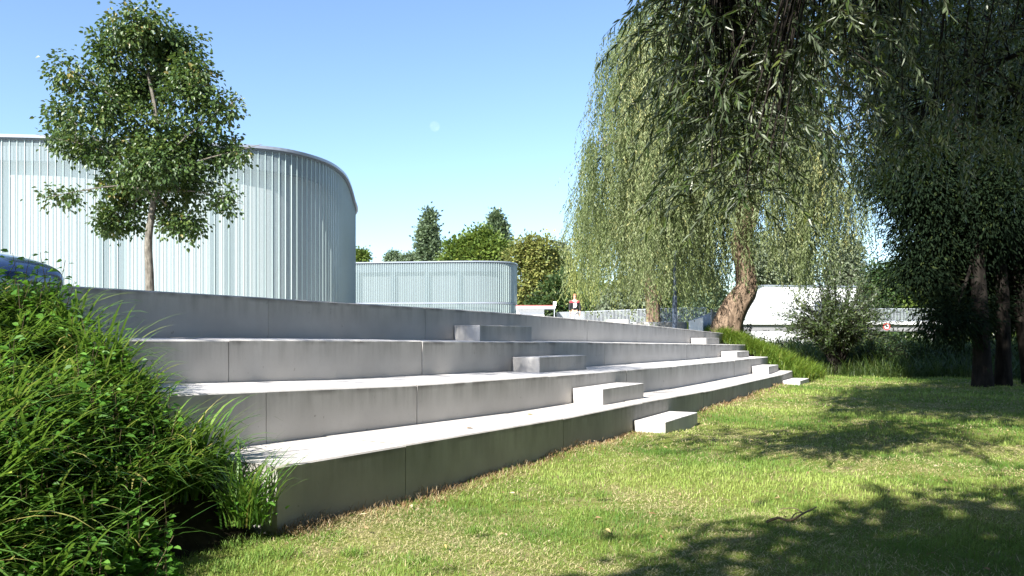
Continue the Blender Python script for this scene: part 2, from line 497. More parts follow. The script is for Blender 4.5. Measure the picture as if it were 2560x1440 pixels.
for k, T in enumerate(TIERS):
    root = thing("terrace_step" if k < 3 else "parapet_wall", (*T['P0'], 0), T['label'], "concrete step" if k < 3 else "concrete wall",
                 "concrete terraces" if k < 3 else None)
    ends = [T['ix'][0]] + T['j'] + [T['ix'][-1]]
    rr = np.random.default_rng(40 + k)
    # dark mastic set back in the joints
    cp = T['c'][(T['ix'] >= T['ix'][0])][::60]
    cd = np.gradient(cp, axis=0); cd /= np.linalg.norm(cd, axis=1, keepdims=True); cu = np.c_[-cd[:, 1], cd[:, 0]]
    if k < 3 or True:
        cp = cp[cp[:, 1] > 2]; cd = cd[-len(cp):]; cu = cu[-len(cp):]
        loft([[(*(p_ + u_ * w_), z_) for w_, z_ in ((.025, [-.35, .2, .62, 1.1][k]), (.025, tier_z(T, p_[1]) - .03), (T['w'] - .05, tier_z(T, p_[1]) - .03), (T['w'] - .05, [-.35, .2, .62, 1.1][k]))] for p_, u_ in zip(cp[:-1] + cd[:-1] * .02, cu[:-1])],
             "joint_filler", M['dark'], root, lambda co, T=T: tier_z(T, co[:, 1]))
    for a, b in zip(ends[:-1], ends[1:]):
        if b <= T['ix'][0] or a < T['ix'][0]: continue
        ia, ib = np.interp([a, b], T['ix'], np.arange(len(T['c'])))
        pts = np.array([[np.interp(q, np.arange(len(T['c'])), T['c'][:, c]) for c in (0, 1)] for q in np.linspace(ia, ib, 5)])
        dv = np.gradient(pts, axis=0); dv /= np.linalg.norm(dv, axis=1, keepdims=True)
        L = np.linalg.norm(pts[-1] - pts[0])
        pts[0] += dv[0] * 0.006; pts[-1] -= dv[-1] * 0.006
        up2 = np.c_[-dv[:, 1], dv[:, 0]]
        jit = rr.normal(0, 0.004); jz = rr.normal(0, 0.003)
        secs = []
        for q in range(5):
            zt = tier_z(T, pts[q, 1]) + jz
            zb = [-0.35, 0.2, 0.62, 1.1][k]
            bk = T['w']; rise = 0.035 if k < 3 else 0.0
            prof = [(0, zb), (0, zt - 0.014), (0.014, zt), (bk, zt + rise), (bk, zb)]
            secs.append([(*(pts[q] + up2[q] * (u + jit)), z) for u, z in prof])
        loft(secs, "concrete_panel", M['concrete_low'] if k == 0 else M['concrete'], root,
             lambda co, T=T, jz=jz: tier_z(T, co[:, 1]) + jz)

# step blocks half a terrace high, two rows of four
BL = [(1581.6, 0, 28.2, .125, -0.2, "nearest concrete step block, standing on the lawn against the lowest terrace"),
      (1429, 1, 28.2, .645, .36, "concrete step block on the lowest terrace, second of the near row"),
      (1278, 2, 28.2, 1.13, .80, "concrete step block on the second terrace, third of the near row"),
      (1133, 3, 28.2, 1.67, 1.36, "half shaded concrete step block below the parapet, highest of the near row"),
      (1955, 0, 22.0, .12, -0.2, "far concrete step block standing on the lawn at the terrace end"),
      (1877, 1, 22.0, .56, .28, "far concrete step block on the lowest terrace"),
      (1800, 2, 22.0, 1.01, .76, "far concrete step block on the second terrace, beside the grassy bank"),
      (1725, 3, 22.0, 1.45, 1.18, "far concrete step block against the parapet end, highest of the far row")]
for ix, k, ang, zt, zb, lab in BL:
    T = TIERS[k]
    a = tier_xy(T, ix)
    i = np.interp(ix, T['ix'], np.arange(len(T['c'])))
    i0 = int(np.clip(i, 3, 1990)); t2 = T['c'][i0 + 8] - T['c'][i0 - 3]; t2 /= np.linalg.norm(t2)
    if ang < 25: zt = zt
    out = np.array([t2[1], -t2[0]])
    Lb, wb = (1.9, 0.52)
    mb = MB()
    o1 = a + out * 0.02; o2 = a + out * (0.02 + wb)
    mb.prism([o1, o2, o2 + t2 * Lb, o1 + t2 * Lb], zb, zt)
    ob = mb.build("step_block", M['concrete'], None, bevel=0.012)
    at = ob.data.attributes.new("drop", 'FLOAT', 'POINT')
    at.data.foreach_set("value", np.array([max(zt - v.co.z, 0) + 0.03 for v in ob.data.vertices], np.float32))
    tag(ob, lab, "step block", "step blocks on the terraces")

# ------------------------------------------------------------------ upper square and the planted banks
def plaza_z(y):
    return np.interp(y, [0, 18, 30, 34, 40, 65, 400], [1.72, 1.72, 1.42, 1.5, 1.86, 2.35, 2.35])


top = TIERS[3]
edge = np.array([top['c'][i] for i in range(0, 2001, 100)])
edge = edge + np.array([-TG[1], TG[0]]) * 0.3
right = [(8.3, 33), (8.8, 36), (9.5, 45), (10, 60), (11, 66), (12, 400)]
E = np.concatenate([edge, right])
E = E[np.argsort(E[:, 1])]
cols = np.linspace(0, 1, 30) ** 2
V = []
for (ex, ey) in E:
    for c in cols:
        x = ex - c * 260
        V.append((x, ey, plaza_z(ey)))
n = len(cols); i = np.arange(len(E) - 1)[:, None] * n; j = np.arange(n - 1)[None, :]
me = raw_mesh("paved_square", np.array(V), [np.stack([i + j + 1, i + j, i + n + j, i + n + j + 1], -1).reshape(-1, 4)])
me.materials.append(M['paving'])
tag(link(bpy.data.objects.new("paved_square", me)), "pale paved square behind the parapet", kind='structure')


def bank_z(u):
    return np.interp(u, [-0.4, 0.0, 0.15, 0.4, 2.6, 3.2, 4.5], [-0.16, -0.05, 0.03, 0.3, 1.72, 1.74, 1.74])


uu = np.linspace(-0.4, 4.6, 34); vv = np.linspace(-9.5, 0.35, 40)
U, Vv = np.meshgrid(uu, vv)
pp = C0 + U.ravel()[:, None] * UP + Vv.ravel()[:, None] * TG
zz = bank_z(U.ravel()) + 0.04 * np.sin(pp[:, 0] * 5) * np.sin(pp[:, 1] * 4.3)
zz = np.where(Vv.ravel() > 0.02, zz - 0.5, zz)
pp[:, 2] = zz
nx, ny = len(uu), len(vv)
i = np.arange(ny - 1)[:, None] * nx; j = np.arange(nx - 1)[None, :]
me = raw_mesh("planted_bank", pp, [np.stack([i + j, i + nx + j, i + nx + j + 1, i + j + 1], -1).reshape(-1, 4)], None, True)
me.materials.append(M['soil'])
tag(link(bpy.data.objects.new("earth_bank", me)), "steep planted earth bank at the near end of the terraces", kind='structure')

UPP = np.array([(8.15, 31.7, 1.45), (8.6, 34, 1.55), (9.5, 45, 2.0), (10.2, 60, 2.3), (11.2, 66, 2.3)])
LOW = np.array([(9.75, 26.6, -.05), (11.3, 29.5, -.05), (13.2, 40, -.05), (14.5, 58, -.05), (15, 66, -.05)])
tt = np.linspace(0, 1, 9)
UPs, LOWs = spline(UPP, 30), spline(LOW, 30)
Vb = (UPs[:, None, :] * (1 - tt)[None, :, None] + LOWs[:, None, :] * tt[None, :, None])
Vb[:, :, 2] += 0.12 * np.sin(tt * math.pi)[None, :] + 0.04 * np.sin(Vb[:, :, 0] * 3 + Vb[:, :, 1] * 2)
i = np.arange(29)[:, None] * 9; j = np.arange(8)[None, :]
me = raw_mesh("grassy_bank", Vb.reshape(-1, 3), [np.stack([i + j, i + j + 1, i + 10 + j, i + 9 + j], -1).reshape(-1, 4)], None, True)
me.materials.append(M['soil'])
tag(link(bpy.data.objects.new("grassy_bank", me)), "grassy bank falling from the square at the far end of the terraces", kind='structure')


# ------------------------------------------------------------------ channel-glass halls
def glass_mat(name, base, alpha):
    m, nt, b = new_mat(name)
    n = noise(nt, 3.0, 3, 0.5, None, (1, 1, 0.05))
    r = ramp(nt, [(0.3, tuple(np.array(base) * 0.93)), (0.7, base)], n.outputs[0])
    nt.links.new(r.outputs[0], b.inputs["Base Color"])
    b.inputs["Roughness"].default_value = 0.28
    b.inputs["Specular IOR Level"].default_value = 0.55
    b.inputs["Alpha"].default_value = alpha
    return m


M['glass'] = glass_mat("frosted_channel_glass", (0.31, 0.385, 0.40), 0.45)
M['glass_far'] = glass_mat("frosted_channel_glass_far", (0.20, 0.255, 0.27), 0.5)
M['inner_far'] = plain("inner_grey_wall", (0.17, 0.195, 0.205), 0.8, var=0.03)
M['rib'] = plain("glass_flange", (0.40, 0.49, 0.48), 0.25, 0, 0.6, 0.03)
M['inner'] = plain("inner_white_wall", (0.42, 0.46, 0.47), 0.8, var=0.03)
M['header'] = plain("header_grey", (0.13, 0.16, 0.19), 0.7, var=0.05)
M['column'] = plain("column_grey", (0.07, 0.10, 0.12), 0.7, var=0.05)
M['cap'] = plain("roof_edge_metal", (0.27, 0.30, 0.35), 0.35, 0.3, 0.5, 0.04)


def offset_path(p, d):
    t = np.gradient(p, axis=0); t /= np.linalg.norm(t, axis=1, keepdims=True)
    return p + np.c_[t[:, 1], -t[:, 0]] * d


def wall_strip(mb, p, z0, z1, close=False):
    n = len(p)
    V = np.concatenate([np.c_[p, np.full(n, z0)], np.c_[p, np.full(n, z1)]])
    i = np.arange(n - 1)
    mb.add(V, np.stack([i, i + 1, n + i + 1, n + i], -1))


def rim(mb, p, d0, d1, z0, z1):
    a, b = offset_path(p, d0), offset_path(p, d1)
    n = len(p)
    ring = [np.c_[b, np.full(n, z0)], np.c_[b, np.full(n, z1)], np.c_[a, np.full(n, z1)], np.c_[a, np.full(n, z0)]]
    V = np.stack(ring, 1).reshape(-1, 3)
    i = np.arange(n - 1)[:, None] * 4; j = np.arange(4)[None, :]; j2 = (j + 1) % 4
    mb.add(V, np.stack([i + j, i + 4 + j, i + 4 + j2, i + j2], -1).reshape(-1, 4))
    mb.add(V[:4], [[0, 1, 2, 3]]); mb.add(V[-4:], [[3, 2, 1, 0]])


def channel_hall(label, ctrl, zb, zt, pitch, cols, header, band=None, rib_d=0.035):
    """ctrl: plan path walked so that the outside is on the right-hand side"""
    base = np.array(ctrl[0])
    root = thing("glass_hall", (base[0], base[1], zb), label, "building", None)
    dense = spline(np.array(ctrl), 1500)
    ln = np.concatenate([[0], np.cumsum(np.linalg.norm(np.diff(dense, axis=0), axis=1))])
    n = int(ln[-1] / pitch)
    u = np.linspace(0, ln[-1], n + 1)
    p = np.c_[np.interp(u, ln, dense[:, 0]), np.interp(u, ln, dense[:, 1])]
    rows = [(zb, zt)] if band is None else [(zb, band - 0.09), (band + 0.09, zt)]
    pane, ribs = MB(), MB()
    for (z0, z1) in rows:
        # every pane is bowed a little: a channel profile seen from outside
        q = []
        for k in range(n):
            a, b = p[k], p[k + 1]
            t = (b - a) / np.linalg.norm(b - a); o = np.array([t[1], -t[0]])
            q += [a + t * 0.004, a + (b - a) * 0.25 + o * 0.008, a + (b - a) * 0.75 + o * 0.008]
        q.append(p[-1])
        wall_strip(pane, np.array(q), z0, z1)
        for k in range(n + 1):
            t = p[min(k + 1, n)] - p[max(k - 1, 0)]; t /= np.linalg.norm(t); o = np.array([t[1], -t[0]])
            c = p[k] + o * rib_d / 2
            ribs.box((c[0], c[1], (z0 + z1) / 2), (0.022, rib_d, z1 - z0), math.atan2(t[1], t[0]))
    pane.build("glass_wall", M['glass'] if band is None else M['glass_far'], root)
    ribs.build("glass_ribs", M['rib'], root)
    mb = MB(); wall_strip(mb, offset_path(p, -0.55), zb, zt); mb.build("inner_wall", M['inner'] if band is None else M['inner_far'], root)
    mb = MB(); rim(mb, p, -0.42, -0.10, zt - header, zt - 0.02); mb.build("header_beam", M['header'], root)
    mb = MB(); rim(mb, p, -0.6, 0.16, zt + 0.03, zt + 0.14); mb.build("roof_edge", M['cap'], root, weld=True)
    mb = MB(); rim(mb, p, -0.3, 0.07, zt - 0.03, zt + 0.03); mb.build("edge_gasket", M['header'], root, weld=True)
    if band is not None:
        mb = MB(); rim(mb, p, -0.02, 0.07, band - 0.07, band + 0.07); mb.build("band_rail", M['cap'], root, weld=True)
    for ix in cols:
        im = CX + F * p[:, 0] / p[:, 1]
        front = np.arange(n + 1) < np.argmax(im) if True else None
        k = int(np.argmin(np.abs(im[:np.argmax(im)] - ix)))
        t = p[k + 1] - p[k]; t /= np.linalg.norm(t); o = np.array([t[1], -t[0]])
        c = p[k] - o * 0.075
        w = 0.26 if band is None else 0.36
        mb = MB(); mb.box((c[0], c[1], (zb + zt - header) / 2), (w, 0.1, zt - zb - header - 0.05), math.atan2(t[1], t[0]))
        mb.build("column", M["column"], root)
    # roof deck, a little below the rim
    inn = offset_path(p, -0.3)
    cen = inn.mean(0)
    V = np.concatenate([np.c_[inn, np.full(n + 1, zt + 0.06)], [[cen[0], cen[1], zt + 0.06]]])
    i = np.arange(n)
    me = raw_mesh("roof", V, [np.stack([i, i + 1, np.full(n, n + 1)], -1)])
    me.materials.append(M['header'])
    link(bpy.data.objects.new("roof", me), root)
    return root


Z1 = EYE + 505 / F * 29.0 - 0.1
channel_hall("large curved hall of frosted channel glass behind the young tree",
             [(-46, 27.5), (-32, 28.2), (-18.6, 29.0), (-14.9, 29.6), (-11.6, 30.2), (-10.0, 30.6), (-8.75, 31.35), (-7.85, 33.0), (-7.6, 35.0), (-7.75, 37.4), (-8.4, 42.0), (-9.2, 46.6), (-11, 50), (-18, 53), (-46, 55)],
             1.5, Z1, 0.262, [-250, -40, 257, 545], 0.75)
d2 = 80.0
Z2 = EYE + 193 / F * d2 - 0.15
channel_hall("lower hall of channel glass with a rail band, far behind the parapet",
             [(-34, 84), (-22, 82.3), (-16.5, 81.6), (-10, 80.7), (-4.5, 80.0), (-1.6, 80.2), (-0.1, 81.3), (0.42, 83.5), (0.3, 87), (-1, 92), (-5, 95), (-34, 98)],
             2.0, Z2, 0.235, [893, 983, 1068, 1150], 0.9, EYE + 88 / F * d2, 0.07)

# ------------------------------------------------------------------ foliage tools
_ph = np.random.default_rng(5)
_FB = [(_ph.normal(0, 1, 2) * f, _ph.uniform(0, 6.28), 1 / f ** 0.7) for f in (0.5, 0.7, 1.0, 1.4, 2.0, 2.7, 3.6, 5.0, 7.0, 9.5)]


def patch(x, y, sc=1.0):
    s = 0
    for k, p, a in _FB:
        s = s + a * np.sin((k[0] * x + k[1] * y) * sc + p)
    return s / 2.6


def leaves(mb, pos, d, nrm, L, Wd, rnd, fold=False):
    n = len(pos)
    d = unit(d); side = unit(np.cross(d, nrm)); nn = np.cross(side, d)
    L = np.broadcast_to(np.asarray(L, float), (n,))[:, None]; Wd = np.broadcast_to(np.asarray(Wd, float), (n,))[:, None]
    if not fold:
        V = np.stack([pos, pos + d * L * 0.45 + side * Wd / 2, pos + d * L, pos + d * L * 0.45 - side * Wd / 2], 1)
        mb.add(V.reshape(-1, 3), np.arange(n * 4).reshape(-1, 4), rnd)
    else:
        up = nn * Wd * 0.18
        sag = -nn * L * 0.10
        V = np.stack([pos, pos + d * L * 0.28 + side * Wd * 0.46 + up, pos + d * L * 0.66 + side * Wd * 0.36 + up + sag * 0.5,
                      pos + d * L + sag, pos + d * L * 0.66 - side * Wd * 0.36 + up + sag * 0.5, pos + d * L * 0.28 - side * Wd * 0.46 + up], 1)
        i = np.arange(n)[:, None] * 6
        mb.add(V.reshape(-1, 3), np.concatenate([i + np.array([0, 1, 2, 3]), i + np.array([0, 3, 4, 5])]), np.concatenate([rnd, rnd]))


def blades(mb, base, ang, L, th0, th1, wid, rnd, segs=4):
    """arching ribbons; ang: heading, th0/th1: lean from the vertical at root and tip"""
    n = len(base)
    h = np.c_[np.cos(ang), np.sin(ang), np.zeros(n)]
    side = np.c_[-np.sin(ang), np.cos(ang), np.zeros(n)]
    p = base.copy(); rows = []
    for k in range(segs + 1):
        t = k / segs
        w = wid * (0.65 + 0.9 * t) * (1 - t ** 1.8) if k < segs else wid * 0.03
        w = np.broadcast_to(np.asarray(w, float), (n,))[:, None]
        rows += [p + side * w, p - side * w]
        th = th0 + (th1 - th0) * (t ** 1.1)
        p = p + (L / segs)[:, None] * (np.sin(th)[:, None] * h + np.cos(th)[:, None] * A(0, 0, 1))
        side = unit(side + RNG.normal(0, 0.06, (n, 1)) * A(0, 0, 1))
    V = np.stack(rows, 1)
    m = 2 * (segs + 1)
    i = np.arange(n)[:, None] * m
    for k in range(segs):
        mb.add(V.reshape(-1, 3) if k == 0 else np.zeros((0, 3)), (i + np.array([2 * k, 2 * k + 1, 2 * k + 3, 2 * k + 2])) - (0 if k == 0 else n * m), rnd)


def lobe_points(lobes, n, shell=0.45):
    lb = np.asarray(lobes, float)
    vol = (lb[:, 3] * lb[:, 4] * lb[:, 5]) ** (2 / 3)
    k = RNG.choice(len(lb), n, p=vol / vol.sum())
    r = RNG.uniform(0, 1, n) ** shell
    d = rand_dirs(n) * r[:, None]
    return lb[k, :3] + d * lb[k, 3:6], d, k


def px_lobes(rows, d, depth=0.8, jit=1.0, rng=None):
    """crown lobes given by where they stand in the view, at their real distance and size"""
    rng = rng or RNG
    out = []
    for x, y, rx, ry in rows:
        dd = d + rng.uniform(-jit, jit)
        c = P(x, y, dd)
        out.append((*c, rx / F * dd, depth * 0.5 * (rx + ry) / F * dd, ry / F * dd))
    return out


def tree(name, label, cat, trunk, r0, r1, lobes, ncl, nleaf, rcl, L, Wd, lmat, bark, group=None, twig=0.5, shell=0.45, droop=0.35, fold=False, kinds=0.25, limb=0.4, kmin=7):
    trunk = np.asarray(trunk, float)
    root = thing(name, tuple(trunk[0]), label, cat, group)
    tp = spline(trunk, 26)
    tr = np.linspace(r0, r1, 26); tr[:3] *= [1.35, 1.15, 1.05]
    tb = MB(); tb.tube(tp, tr, 12)
    samples = [tp[8:]]
    rad_s = [tr[8:]]
    for lb in lobes:
        c = np.array(lb[:3])
        hd = np.linalg.norm(tp[:, :2] - c[:2], axis=1)
        want = c[2] - 0.75 * hd
        k = int(np.argmin(np.abs(tp[:, 2] - want) + (tp[:, 2] > c[2]) * 3))
        k = max(k, kmin)
        a = tp[k]
        if np.linalg.norm(c - a) < 0.3: continue
        mid = a * 0.5 + c * 0.5 + A(0, 0, 0.1 * np.linalg.norm(c - a)) + RNG.normal(0, 0.06 * np.linalg.norm(c - a), 3)
        lp = spline([a, mid, c + (c - a) * 0.25], 12)
        lr = np.linspace(tr[k] * limb, max(tr[k] * 0.07, 0.006), 12)
        tb.tube(lp, lr, 6)
        samples.append(lp[3:]); rad_s.append(lr[3:])
    S = np.concatenate(samples)
    cen, dd, k = lobe_points(lobes, ncl, shell)
    nt = int(ncl * twig)
    for c in cen[:nt]:
        q = S[np.argmin(np.linalg.norm(S - c, axis=1) + 0.4 * np.maximum(S[:, 2] - c[2], 0))]
        m_ = (q + c) / 2 + RNG.normal(0, 0.05 * np.linalg.norm(c - q), 3) + A(0, 0, 0.05)
        tb.tube([q, m_, c], [max(r1 * 0.16, 0.007), max(r1 * 0.10, 0.005), 0.003], 4, False)
    tb.build("trunk", bark, root, smooth=True)
    cb = MB()
    n = ncl * nleaf
    off = RNG.normal(0, 1, (n, 3)) * rcl
    pos = np.repeat(cen, nleaf, 0) + off
    out = unit(off) * 0.7 + np.repeat(dd, nleaf, 0) * 0.5 + rand_dirs(n) * 0.6 + A(0, 0, -droop)
    nr = rand_dirs(n) * 0.8 + A(0, 0, 0.9) + np.repeat(dd, nleaf, 0) * 0.4
    tone = np.clip(np.repeat(RNG.normal(0.42, kinds * 0.6, ncl), nleaf) + RNG.normal(0, kinds * 0.6, n), 0, 1)
    sz = RNG.uniform(0.7, 1.25, n)
    leaves(cb, pos, out, nr, L * sz, Wd * sz, tone, fold)
    cb.build("crown", lmat, root)
    return root


def hang(mb, start, head, length, step, L, Wd, tone, arch=0.5, spread=0.5, fold=False, tb=None, tw=0.004, sway=0.05, inc1=-1.5):
    """hanging leafy strands: each leaves its start in heading `head`, arches over and hangs"""
    for s, h, ln, tn in zip(start, head, length, tone):
        m = max(int(ln / step), 4)
        t = np.linspace(0, ln, m)
        ar = arch * RNG.uniform(0.5, 1.3)
        i1 = inc1 + RNG.normal(0, 0.12)
        inc = i1 + (0.45 - i1) * np.exp(-t / (ar + 1e-3))
        hh = np.array(h) / (np.linalg.norm(h) + 1e-6)
        wob = sway * np.c_[np.sin(t * 1.7 + RNG.uniform(0, 6)), np.sin(t * 1.3 + RNG.uniform(0, 6))] * np.sqrt(t / (ln + 1e-6))[:, None]
        ds = ln / m
        p = s + np.c_[np.cumsum(np.cos(inc) * ds) * hh[0] + wob[:, 0], np.cumsum(np.cos(inc) * ds) * hh[1] + wob[:, 1], np.cumsum(np.sin(inc) * ds)]
        rd = rand_dirs(m); rd[:, 2] *= 0.3
        tang = unit(np.gradient(p, axis=0))
        d = tang * 0.9 + A(0, 0, -0.2) + rd * spread
        leaves(mb, p, d, rand_dirs(m) + A(0, 0, 0.25), L * RNG.uniform(0.7, 1.2, m), Wd * RNG.uniform(0.8, 1.2, m), np.clip(tn + RNG.normal(0, 0.16, m), 0, 1), fold)
        if tb is not None:
            tb.tube(p[::max(1, m // 9)], np.linspace(tw, tw * 0.4, len(p[::max(1, m // 9)])), 3, False)


def weep(name, label, group, trunk, trunk_r, limbs, lobes, d0, lmat, L, Wd, step, per_m2, lock=16, cat="tree"):
    """lobes: x, top y, half width px, hem y, depth offset"""
    root = thing(name, tuple(np.asarray(trunk[0])), label, cat, group)
    tb = MB()
    tp = spline(np.array(trunk), 40)
    tr = np.interp(np.linspace(0, 1, 40), np.linspace(0, 1, len(trunk_r)), trunk_r)
    n0 = 14
    # furrowed trunk surface
    th = np.linspace(0, 2 * math.pi, n0 * 2, endpoint=False)
    tb.tube(tp, tr, n0 * 2)
    v = tb.V[0].reshape(40, n0 * 2, 3)
    c = tp[:, None, :]
    ridge = 1 + 0.09 * np.sin(th * 7 + 0.8 * np.sin(np.arange(40)[:, None] * 0.35)) + 0.05 * np.sin(th * 13 + np.arange(40)[:, None] * 0.5)
    tb.V[0] = (c + (v - c) * ridge[..., None]).reshape(-1, 3)
    tb.V[1] = tb.V[0].reshape(40, -1, 3)[0]; tb.V[2] = tb.V[0].reshape(40, -1, 3)[-1]
    for pts, ra, rb in limbs:
        lp = spline(np.array(pts), 18)
        tb.tube(lp, np.linspace(ra, rb, 18), 8)
    cb = MB()
    for (x, yt, rx, yh, dz) in lobes:
        d = d0 + dz
        c = P(x, yt, d); R = rx / F * d; hem = EYE + (HZ - yh) / F * d
        nl = max(int(per_m2 * math.pi * R * R / lock), 5)
        ph = RNG.uniform(0, 2 * math.pi, nl); rr = np.sqrt(RNG.uniform(0.02, 1, nl))
        dome = R * 0.95
        # a limb that carries the lobe
        a = tp[-1 - int(RNG.integers(0, 10))]
        top = c + A(0, 0, -0.35 * dome)
        if np.linalg.norm(top - a) > 1.0:
            tb.tube(spline([a, (a + top) / 2 + A(0, 0, 0.12 * np.linalg.norm(top - a)), top], 12), np.linspace(tr[-1] * 0.45, 0.03, 12), 6)
        for k in range(nl):
            q = c + A(math.cos(ph[k]) * rr[k] * R, math.sin(ph[k]) * rr[k] * R, -dome * (1 - math.sqrt(max(1 - 0.92 * rr[k] ** 2, 0))))
            m = lock
            st = q + RNG.normal(0, 1, (m, 3)) * A(0.15, 0.15, 0.14) * max(R / 2.2, 0.6)
            hd = np.c_[np.full(m, math.cos(ph[k])), np.full(m, math.sin(ph[k]))] + RNG.normal(0, 0.35, (m, 2))
            full = max(q[2] - hem, 0.8)
            ln = full * np.clip(RNG.normal(0.9, 0.13, m), 0.35, 1.12) * RNG.choice([1.0, 0.72, 0.5], p=[0.68, 0.2, 0.12])
            tone = np.clip(RNG.normal(0.45, 0.25) + RNG.normal(0, 0.08, m), 0, 1)
            hang(cb, st, hd, ln, step, L, Wd, tone, 0.16 * R * (0.3 + rr[k]), 0.8, sway=0.22, inc1=-1.54)
            if rr[k] < 0.9 and k % 3 == 0:
                tb.tube(spline([top, (top + q) / 2 + A(0, 0, 0.2), q], 5), [0.03, 0.022, 0.016, 0.012, 0.008], 4, False)
    tb.build("trunk", M['bark_willow'], root, smooth=True)
    cb.build("crown", lmat, root)
    return root


# ------------------------------------------------------------------ trees
D = 20.0
young = [(345, 70, 85, 55), (285, 125, 55, 55), (425, 140, 95, 80), (180, 185, 48, 62), (225, 265, 75, 60), (345, 225, 105, 85), (480, 215, 65, 75),
         (560, 285, 48, 55), (160, 300, 42, 45), (260, 370, 85, 60), (150, 365, 40, 26), (400, 350, 110, 75), (520, 375, 85, 65), (600, 385, 18, 32),
         (165, 492, 52, 17), (320, 480, 85, 60), (445, 470, 105, 65), (565, 505, 40, 36), (275, 560, 34, 36), (450, 560, 75, 32), (320, 560, 36, 30), (375, 415, 120, 60)]
tree("young_tree", "young green broadleaf tree with slender pale trunk in front of the curved glass hall", "tree",
     [P(376, 800, D), P(374, 690, D), P(371, 600, D), P(385, 500, D), P(398, 410, D), P(392, 300, D), P(372, 190, D), P(350, 80, D)], 0.115, 0.022,
     px_lobes(young, D, 0.95, 0.9), 620, 46, 0.13, 0.105, 0.082, M['lf_young'], M['bark_grey'], None, 0.5, 0.5, 0.5, True, 0.33, 0.42, 11)

# the near silver willow whose boughs hang over the lawn from the right
root = thing("silver_willow", (9.6, 8.2, 0), "near willow with silvery narrow leaves, its boughs hanging over the lawn from the right", "tree")
tb, cb = MB(), MB()
tk = spline([A(9.6, 8.2, -.1), A(9.4, 8.3, 2.5), A(8.9, 8.5, 5), A(8.6, 8.6, 8), A(8.7, 8.7, 12)], 24)
tb.tube(tk, np.linspace(0.42, 0.10, 24), 12)
boughs = [[tk[10], A(7.0, 8.4, 6.6), A(4.8, 8.0, 7.2), A(2.9, 7.6, 6.3), A(1.9, 7.3, 5.2)],
          [tk[11], A(7.2, 9.6, 7.2), A(5.2, 10.3, 7.9), A(3.6, 10.6, 7.3), A(2.5, 10.4, 6.2)],
          [tk[9], A(7.4, 9.8, 6.0), A(6.0, 11.5, 6.6), A(4.8, 12.8, 6.4)],
          [tk[13], A(7.4, 10.5, 8.5), A(6.2, 12.5, 9.0), A(5.0, 13.8, 8.2)],
          [tk[10], A(7.6, 8.0, 6.2), A(5.8, 7.2, 6.6), A(3.9, 6.9, 6.0), A(2.6, 6.7, 5.1)],
          [tk[8], A(8.4, 10.2, 5.4), A(8.0, 12.2, 5.9), A(7.4, 13.8, 5.6)],
          [tk[11], A(9.4, 11.5, 7.2), A(9.8, 14.5, 7.8), A(9.6, 17.2, 7.0)],
          [tk[16], A(7.0, 8.0, 10.0), A(4.8, 7.6, 10.8), A(2.6, 7.0, 10.2)],
          [tk[14], A(6.0, 6.8, 8.8), A(3.4, 5.6, 9.0), A(0.6, 4.6, 7.7), A(-1.0, 4.4, 6.8)]]
bs = []
for b in boughs:
    q = spline(b, 20); bs.append(q)
    tb.tube(q, np.linspace(0.11, 0.018, 20), 6)


def near_hang(box, n, ln, L, Wd, step, tone, fold, arch=0.35, spread=0.75):
    """strands hang from twigs that leave the nearest bough"""
    (x0, x1), (y0, y1), (z0, z1) = box
    B = np.concatenate(bs)
    st = np.c_[RNG.uniform(x0, x1, n), RNG.uniform(y0, y1, n), RNG.uniform(z0, z1, n)]
    for s in st[::3]:
        q = B[np.argmin(np.linalg.norm(B - s, axis=1))]
        tb.tube(spline([q, (q + s) / 2 + A(0, 0, 0.15), s], 5), [0.014, 0.011, 0.009, 0.007, 0.005], 4, False)
    an = RNG.uniform(0, 6.28, n)
    hang(cb, st, np.c_[np.cos(an) - 0.35, np.sin(an)], RNG.uniform(*ln, n), step, L, Wd, np.clip(RNG.normal(tone, 0.2, n), 0, 1), arch, spread, fold, tb, 0.004, 0.04, -1.25)


near_hang(((1.35, 2.4), (6.6, 7.9), (3.5, 5.6)), 230, (0.3, 0.95), 0.115, 0.022, 0.032, 0.45, True)
near_hang(((1.3, 1.75), (6.9, 7.6), (3.9, 4.7)), 30, (0.3, 0.8), 0.115, 0.021, 0.034, 0.45, True)
near_hang(((1.7, 2.35), (6.8, 7.8), (2.7, 3.9)), 120, (0.3, 0.8), 0.115, 0.022, 0.034, 0.5, True)
near_hang(((2.1, 3.3), (6.6, 8.2), (3.9, 5.8)), 240, (0.3, 0.9), 0.115, 0.022, 0.034, 0.45, True)
near_hang(((2.7, 4.6), (9.4, 11.0), (4.0, 7.2)), 380, (0.4, 1.1), 0.115, 0.024, 0.042, 0.5, False)
near_hang(((4.2, 7.0), (11.0, 14.0), (4.2, 9.0)), 650, (0.5, 1.3), 0.13, 0.028, 0.045, 0.42, False)
near_hang(((6.4, 9.0), (11.0, 14.0), (4.4, 9.0)), 150, (0.5, 1.2), 0.13, 0.030, 0.05, 0.1, False)
near_hang(((6.8, 11.5), (6.5, 11.5), (8.5, 14.0)), 420, (0.8, 1.8), 0.16, 0.045, 0.075, 0.4, False)
near_hang(((2.0, 7.5), (5.5, 11.0), (7.6, 11.5)), 480, (0.8, 1.8), 0.18, 0.05, 0.06, 0.4, False)
near_hang(((7.5, 11.5), (13.5, 18.0), (4.8, 9.5)), 360, (0.6, 1.4), 0.14, 0.035, 0.05, 0.05, False)
near_hang(((-2.0, 2.6), (3.4, 5.8), (6.2, 7.8)), 300, (0.5, 1.1), 0.16, 0.045, 0.05, 0.4, False)
tb.build("trunk", M['bark_dark'], root, smooth=True)
cb.build("crown", M['lf_willow'], root)

